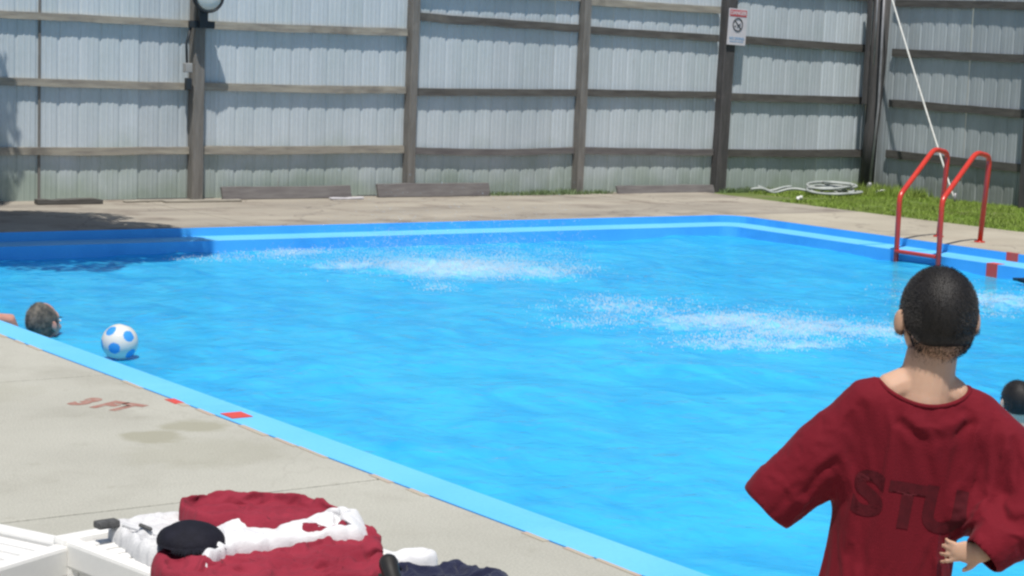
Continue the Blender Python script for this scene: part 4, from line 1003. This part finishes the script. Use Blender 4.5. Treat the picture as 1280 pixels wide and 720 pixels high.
# ------------------------------------------------------------------ towels and clothes
def catmull(P, n=6):
    out_ = []
    for i in range(len(P)):
        p0, p1, p2, p3 = [Vector(P[(i+k) % len(P)]) for k in (-1, 0, 1, 2)]
        for j in range(n):
            t_ = j/n; out_.append(.5*((2*p1)+(-p0+p2)*t_+(2*p0-5*p1+4*p2-p3)*t_*t_+(-p0+3*p1-3*p2+p3)*t_**3))
    return out_
def cloth(name, poly, z0, h, m, label, cat, folds=.012, fs=14, seed=0, edge=.025, ridges=(), tiltdir=(0, 0), step=.0105, parent=None, grow=.22, bend=.12):
    P_ = catmull([(x, y) for x, y in poly]); xs = [p.x for p in P_]; ys = [p.y for p in P_]
    A = np.array([(p.x, p.y) for p in P_]); B_ = np.roll(A, -1, 0); cx_ = (min(xs)+max(xs))/2; cy_ = (min(ys)+max(ys))/2
    nx, ny = int((max(xs)-min(xs))/step)+3, int((max(ys)-min(ys))/step)+3
    gx, gy = np.meshgrid(min(xs)-step+step*np.arange(nx), min(ys)-step+step*np.arange(ny), indexing='ij')
    inside = np.zeros_like(gx, bool)
    for (ax_, ay_), (bx_, by_) in zip(A, B_):
        c_ = ((ay_ > gy) != (by_ > gy)); xi = (bx_-ax_)*(gy-ay_)/((by_-ay_) if by_ != ay_ else 1e-9)+ax_; inside ^= c_ & (gx < xi)
    D = np.full(gx.shape, 9.0); CX = gx.copy(); CY = gy.copy()
    for (ax_, ay_), (bx_, by_) in zip(A, B_):
        ex, ey = bx_-ax_, by_-ay_; t_ = np.clip(((gx-ax_)*ex+(gy-ay_)*ey)/(ex*ex+ey*ey+1e-12), 0, 1); qx, qy = ax_+ex*t_, ay_+ey*t_
        d = np.hypot(gx-qx, gy-qy); mk = d < D; D[mk] = d[mk]; CX[mk] = qx[mk]; CY[mk] = qy[mk]
    use = inside | (D < step*.75)
    root_loc = Vector((cx_, cy_, z0)); bm = bmesh.new(); vm = {}
    for i in range(nx):
        for j in range(ny):
            if not use[i, j]: continue
            x, y, d = gx[i, j], gy[i, j], D[i, j]
            if not inside[i, j] or d < step*.45: x, y, d = CX[i, j], CY[i, j], 0.0
            prof = math.sqrt(max(0, 1-(1-min(1, d/edge))**2)); f1 = noise.noise((x*fs, y*fs*.8, seed)); f2 = noise.noise((x*fs*2.6+9, y*fs*2.2, seed+5)); f3 = noise.noise((x*fs*.45, y*fs*.45, seed+9))
            ph = (x*math.cos(seed)+y*math.sin(seed))*34+7*f3+2.2*f1; ph2 = (x*math.sin(seed*1.7)+y*math.cos(seed*1.7))*23-6*f3
            z = h*prof*(1+.35*f3)+.6*folds*(1.5*abs(math.sin(ph))**.75*(.6+f1)+1.1*abs(math.sin(ph2))**.75*(.5-f1))*min(1, d/.02)+folds*.6*(.5-abs(f2)*2)*min(1, d/.015)+(x-cx_)*tiltdir[0]+(y-cy_)*tiltdir[1]
            for poly_, wd_, hh in ridges: z += hh*math.exp(-(seg_d(x, y, poly_)/wd_)**2)*min(1, d/.01)
            vm[i, j] = bm.verts.new((x-cx_, y-cy_, max(z, .001)))
    for (i, j), v in vm.items():
        q = [vm.get(k_) for k_ in ((i, j), (i+1, j), (i+1, j+1), (i, j+1))]
        if all(q):
            try: bm.faces.new(q)
            except ValueError: pass
    bmesh.ops.remove_doubles(bm, verts=bm.verts, dist=.0008)
    # turn the rim down as a hem
    ed = [e for e in bm.edges if e.is_boundary]; r_ = bmesh.ops.extrude_edge_only(bm, edges=ed)
    for g_ in r_['geom']:
        if isinstance(g_, bmesh.types.BMVert): g_.co.z -= .022
    bmesh.ops.recalc_face_normals(bm, faces=bm.faces)
    bm.verts.ensure_lookup_table(); bm.verts.index_update()
    hem = {v.index for v in bm.verts if v.is_boundary}; pins = {i: 1.0 for i in hem}
    for v in bm.verts:
        if v.index not in pins and any(e.other_vert(v).index in hem for e in v.link_edges): pins[v.index] = 1.0
    o = obj(name, bm, m, parent, True); o.location = root_loc
    if label: tag(o, label, cat)
    fl_ = bpy.data.meshes.new('floor'); W_ = .6; fl_.from_pydata([(-W_, -W_, 0), (W_, -W_, 0), (W_, W_, 0), (-W_, W_, 0)], [], [(0, 1, 2, 3)])
    CLOTHS.append((o, pins, grow, .25, bend, [(fl_, root_loc+Vector((0, 0, h*.35)))], .7))
    return o
CLOTHS = []
B0 = TOP+.006
cloth('bag', [(-1.055, 4.80), (-.975, 4.90), (-.84, 4.93), (-.80, 4.76), (-.82, 4.60), (-.86, 4.50), (-.92, 4.55), (-.99, 4.68)], B0, .035, M['mesh_white'], 'white mesh bag with charcoal trim at the left end of the towel pile', 'bag', .007, 9, 3, .05)
cloth('towel', [(-.885, 4.90), (-.80, 5.00), (-.62, 5.02), (-.46, 4.95), (-.38, 4.80), (-.44, 4.66), (-.62, 4.70), (-.80, 4.74)], B0+.024, .045, M['towel_red'], 'faded maroon towel folded at the back of the pile, behind the black cap', 'towel', .010, 10, 8, .014,
      ridges=[([(-.80, 4.90), (-.6, 4.93), (-.42, 4.84)], .02, .012)])
cloth('towel', [(-.86, 4.40), (-.87, 4.52), (-.80, 4.60), (-.66, 4.58), (-.52, 4.62), (-.42, 4.80), (-.345, 4.80), (-.315, 4.70), (-.30, 4.55), (-.265, 4.46), (-.34, 4.36), (-.46, 4.31), (-.60, 4.25), (-.70, 4.25), (-.79, 4.30)], B0+.012, .026, M['towel_red'],
      'maroon towel crumpled across the front of the lounger', 'towel', .013, 11, 21, .02,
      ridges=[([(-.60, 4.36), (-.50, 4.46), (-.40, 4.52), (-.33, 4.60)], .014, -.035), ([(-.46, 4.50), (-.38, 4.62)], .03, .03), ([(-.36, 4.48), (-.31, 4.58), (-.33, 4.70)], .012, -.02), ([(-.46, 4.40), (-.38, 4.44)], .01, -.03), ([(-.80, 4.50), (-.70, 4.47)], .02, -.03), ([(-.78, 4.42), (-.62, 4.38)], .02, .02)])
cloth('towel', [(-.76, 4.54), (-.755, 4.68), (-.70, 4.77), (-.57, 4.76), (-.51, 4.80), (-.42, 4.85), (-.36, 4.79), (-.365, 4.70), (-.45, 4.66), (-.53, 4.60), (-.64, 4.53), (-.69, 4.47), (-.72, 4.38), (-.75, 4.42)], B0+.036, .024, M['towel_white'],
      'bright white towel bunched up in the middle of the pile', 'towel', .014, 12, 33, .02,
      grow=.08, bend=.4, ridges=[([(-.47, 4.78), (-.42, 4.80), (-.39, 4.76)], .04, .055), ([(-.56, 4.68), (-.52, 4.72)], .025, .025), ([(-.50, 4.70), (-.485, 4.80)], .012, -.02), ([(-.74, 4.64), (-.60, 4.68)], .04, .012)])
cloth('garment', [(-.30, 4.58), (-.19, 4.56), (-.12, 4.60), (-.05, 4.56), (.02, 4.50), (.05, 4.40), (.03, 4.24), (-.10, 4.12), (-.28, 4.16), (-.34, 4.34)], B0-.02, .055, M['navy'], 'navy blue garment bunched at the right end of the pile', 'clothes', .012, 12, 40, .05)
cloth('garment', [(-.43, 4.37), (-.36, 4.42), (-.29, 4.44), (-.24, 4.38), (-.24, 4.28), (-.36, 4.18), (-.46, 4.24)], B0-.012, .035, M['green_dark'], 'dark green cloth tucked between the maroon towel and the navy garment', 'clothes', .008, 12, 50, .04)
cloth('garment', [(-.27, 4.68), (-.21, 4.70), (-.165, 4.64), (-.19, 4.58), (-.27, 4.58), (-.31, 4.63)], B0-.004, .026, M['towel_white'], 'small white cloth showing behind the black handle', 'clothes', .006, 12, 60, .03)
simulate(CLOTHS, 34)
for c_ in CLOTHS:
    q = c_[0].modifiers.new('subdivision', 'SUBSURF'); q.levels = 1; q.render_levels = 1
# black cap, domed, with a frayed brim
cap = empty('cap', Vector((-.785, 4.52, B0+.060)), 'black domed knit cap with a frayed edge lying on the maroon towel', 'cap', None, .1)
bm = bmesh.new()
vs = ellipsoid(bm, (0, 0, 0), (.086, .087, .054), None, 36, 20)
bmesh.ops.bisect_plane(bm, geom=bm.verts[:]+bm.edges[:]+bm.faces[:], plane_co=(0, 0, 0), plane_no=(0, 0, 1), clear_inner=True)
for v in bm.verts: v.co += v.co.normalized()*.006*noise.noise(v.co*22)
obj('crown', bm, M['fabric_black'], cap, True)
bm = bmesh.new()
for k in range(46):
    a = -2.0+k*.04; p = Vector((.082*math.cos(a), .084*math.sin(a), .004)); d = Vector((math.cos(a), math.sin(a), -.25+random.uniform(-.2, .2)))
    tube(bm, [p, p+d*.010, p+d*random.uniform(.014, .024)+Vector((0, 0, -.006))], [.0032, .0026, .0008], 5)
obj('fringe', bm, M['fabric_black'], cap)
# bag trim
st_ = empty('bag_strap', Vector((-1.045, 4.74, B0+.03)), 'short charcoal strap with a buckle lying on the white mesh bag', 'strap', None, .7)
bm = bmesh.new(); box(bm, -.032, -.018, 0, .030, .020, .020, bev=.006); obj('webbing', bm, M['strap'], st_)
bm = bmesh.new(); tube(bm, [(.03, -.03, .01), (.07, -.10, .0), (.10, -.15, -.010)], .006, 7); obj('cord', bm, M['towel_white'], st_, True)
bm = bmesh.new(); tube(bm, [(.052, -.085, .018), (.066, -.112, .012)], .0055, 7, round_ends=True); obj('toggle', bm, M['strap'], st_, True)
# black handle with a round end
hd = empty('umbrella', Vector((-.245, 4.22, .40)), 'folded black umbrella with a rounded handle sticking up beside the navy garment', 'umbrella')
bm = bmesh.new(); tube(bm, [(.06, -.16, -.05), (0, 0, .03), (-.018, .055, .062), (-.026, .078, .078)], [.022, .0215, .0215, .024], 16, round_ends=True); obj('handle', bm, M['handle'], hd, True)
bm = bmesh.new(); tube(bm, [(.12, -.34, -.055), (.06, -.16, -.045)], [.035, .022], 14, round_ends=True); obj('folded_canopy', bm, M['fabric_black'], hd, True)
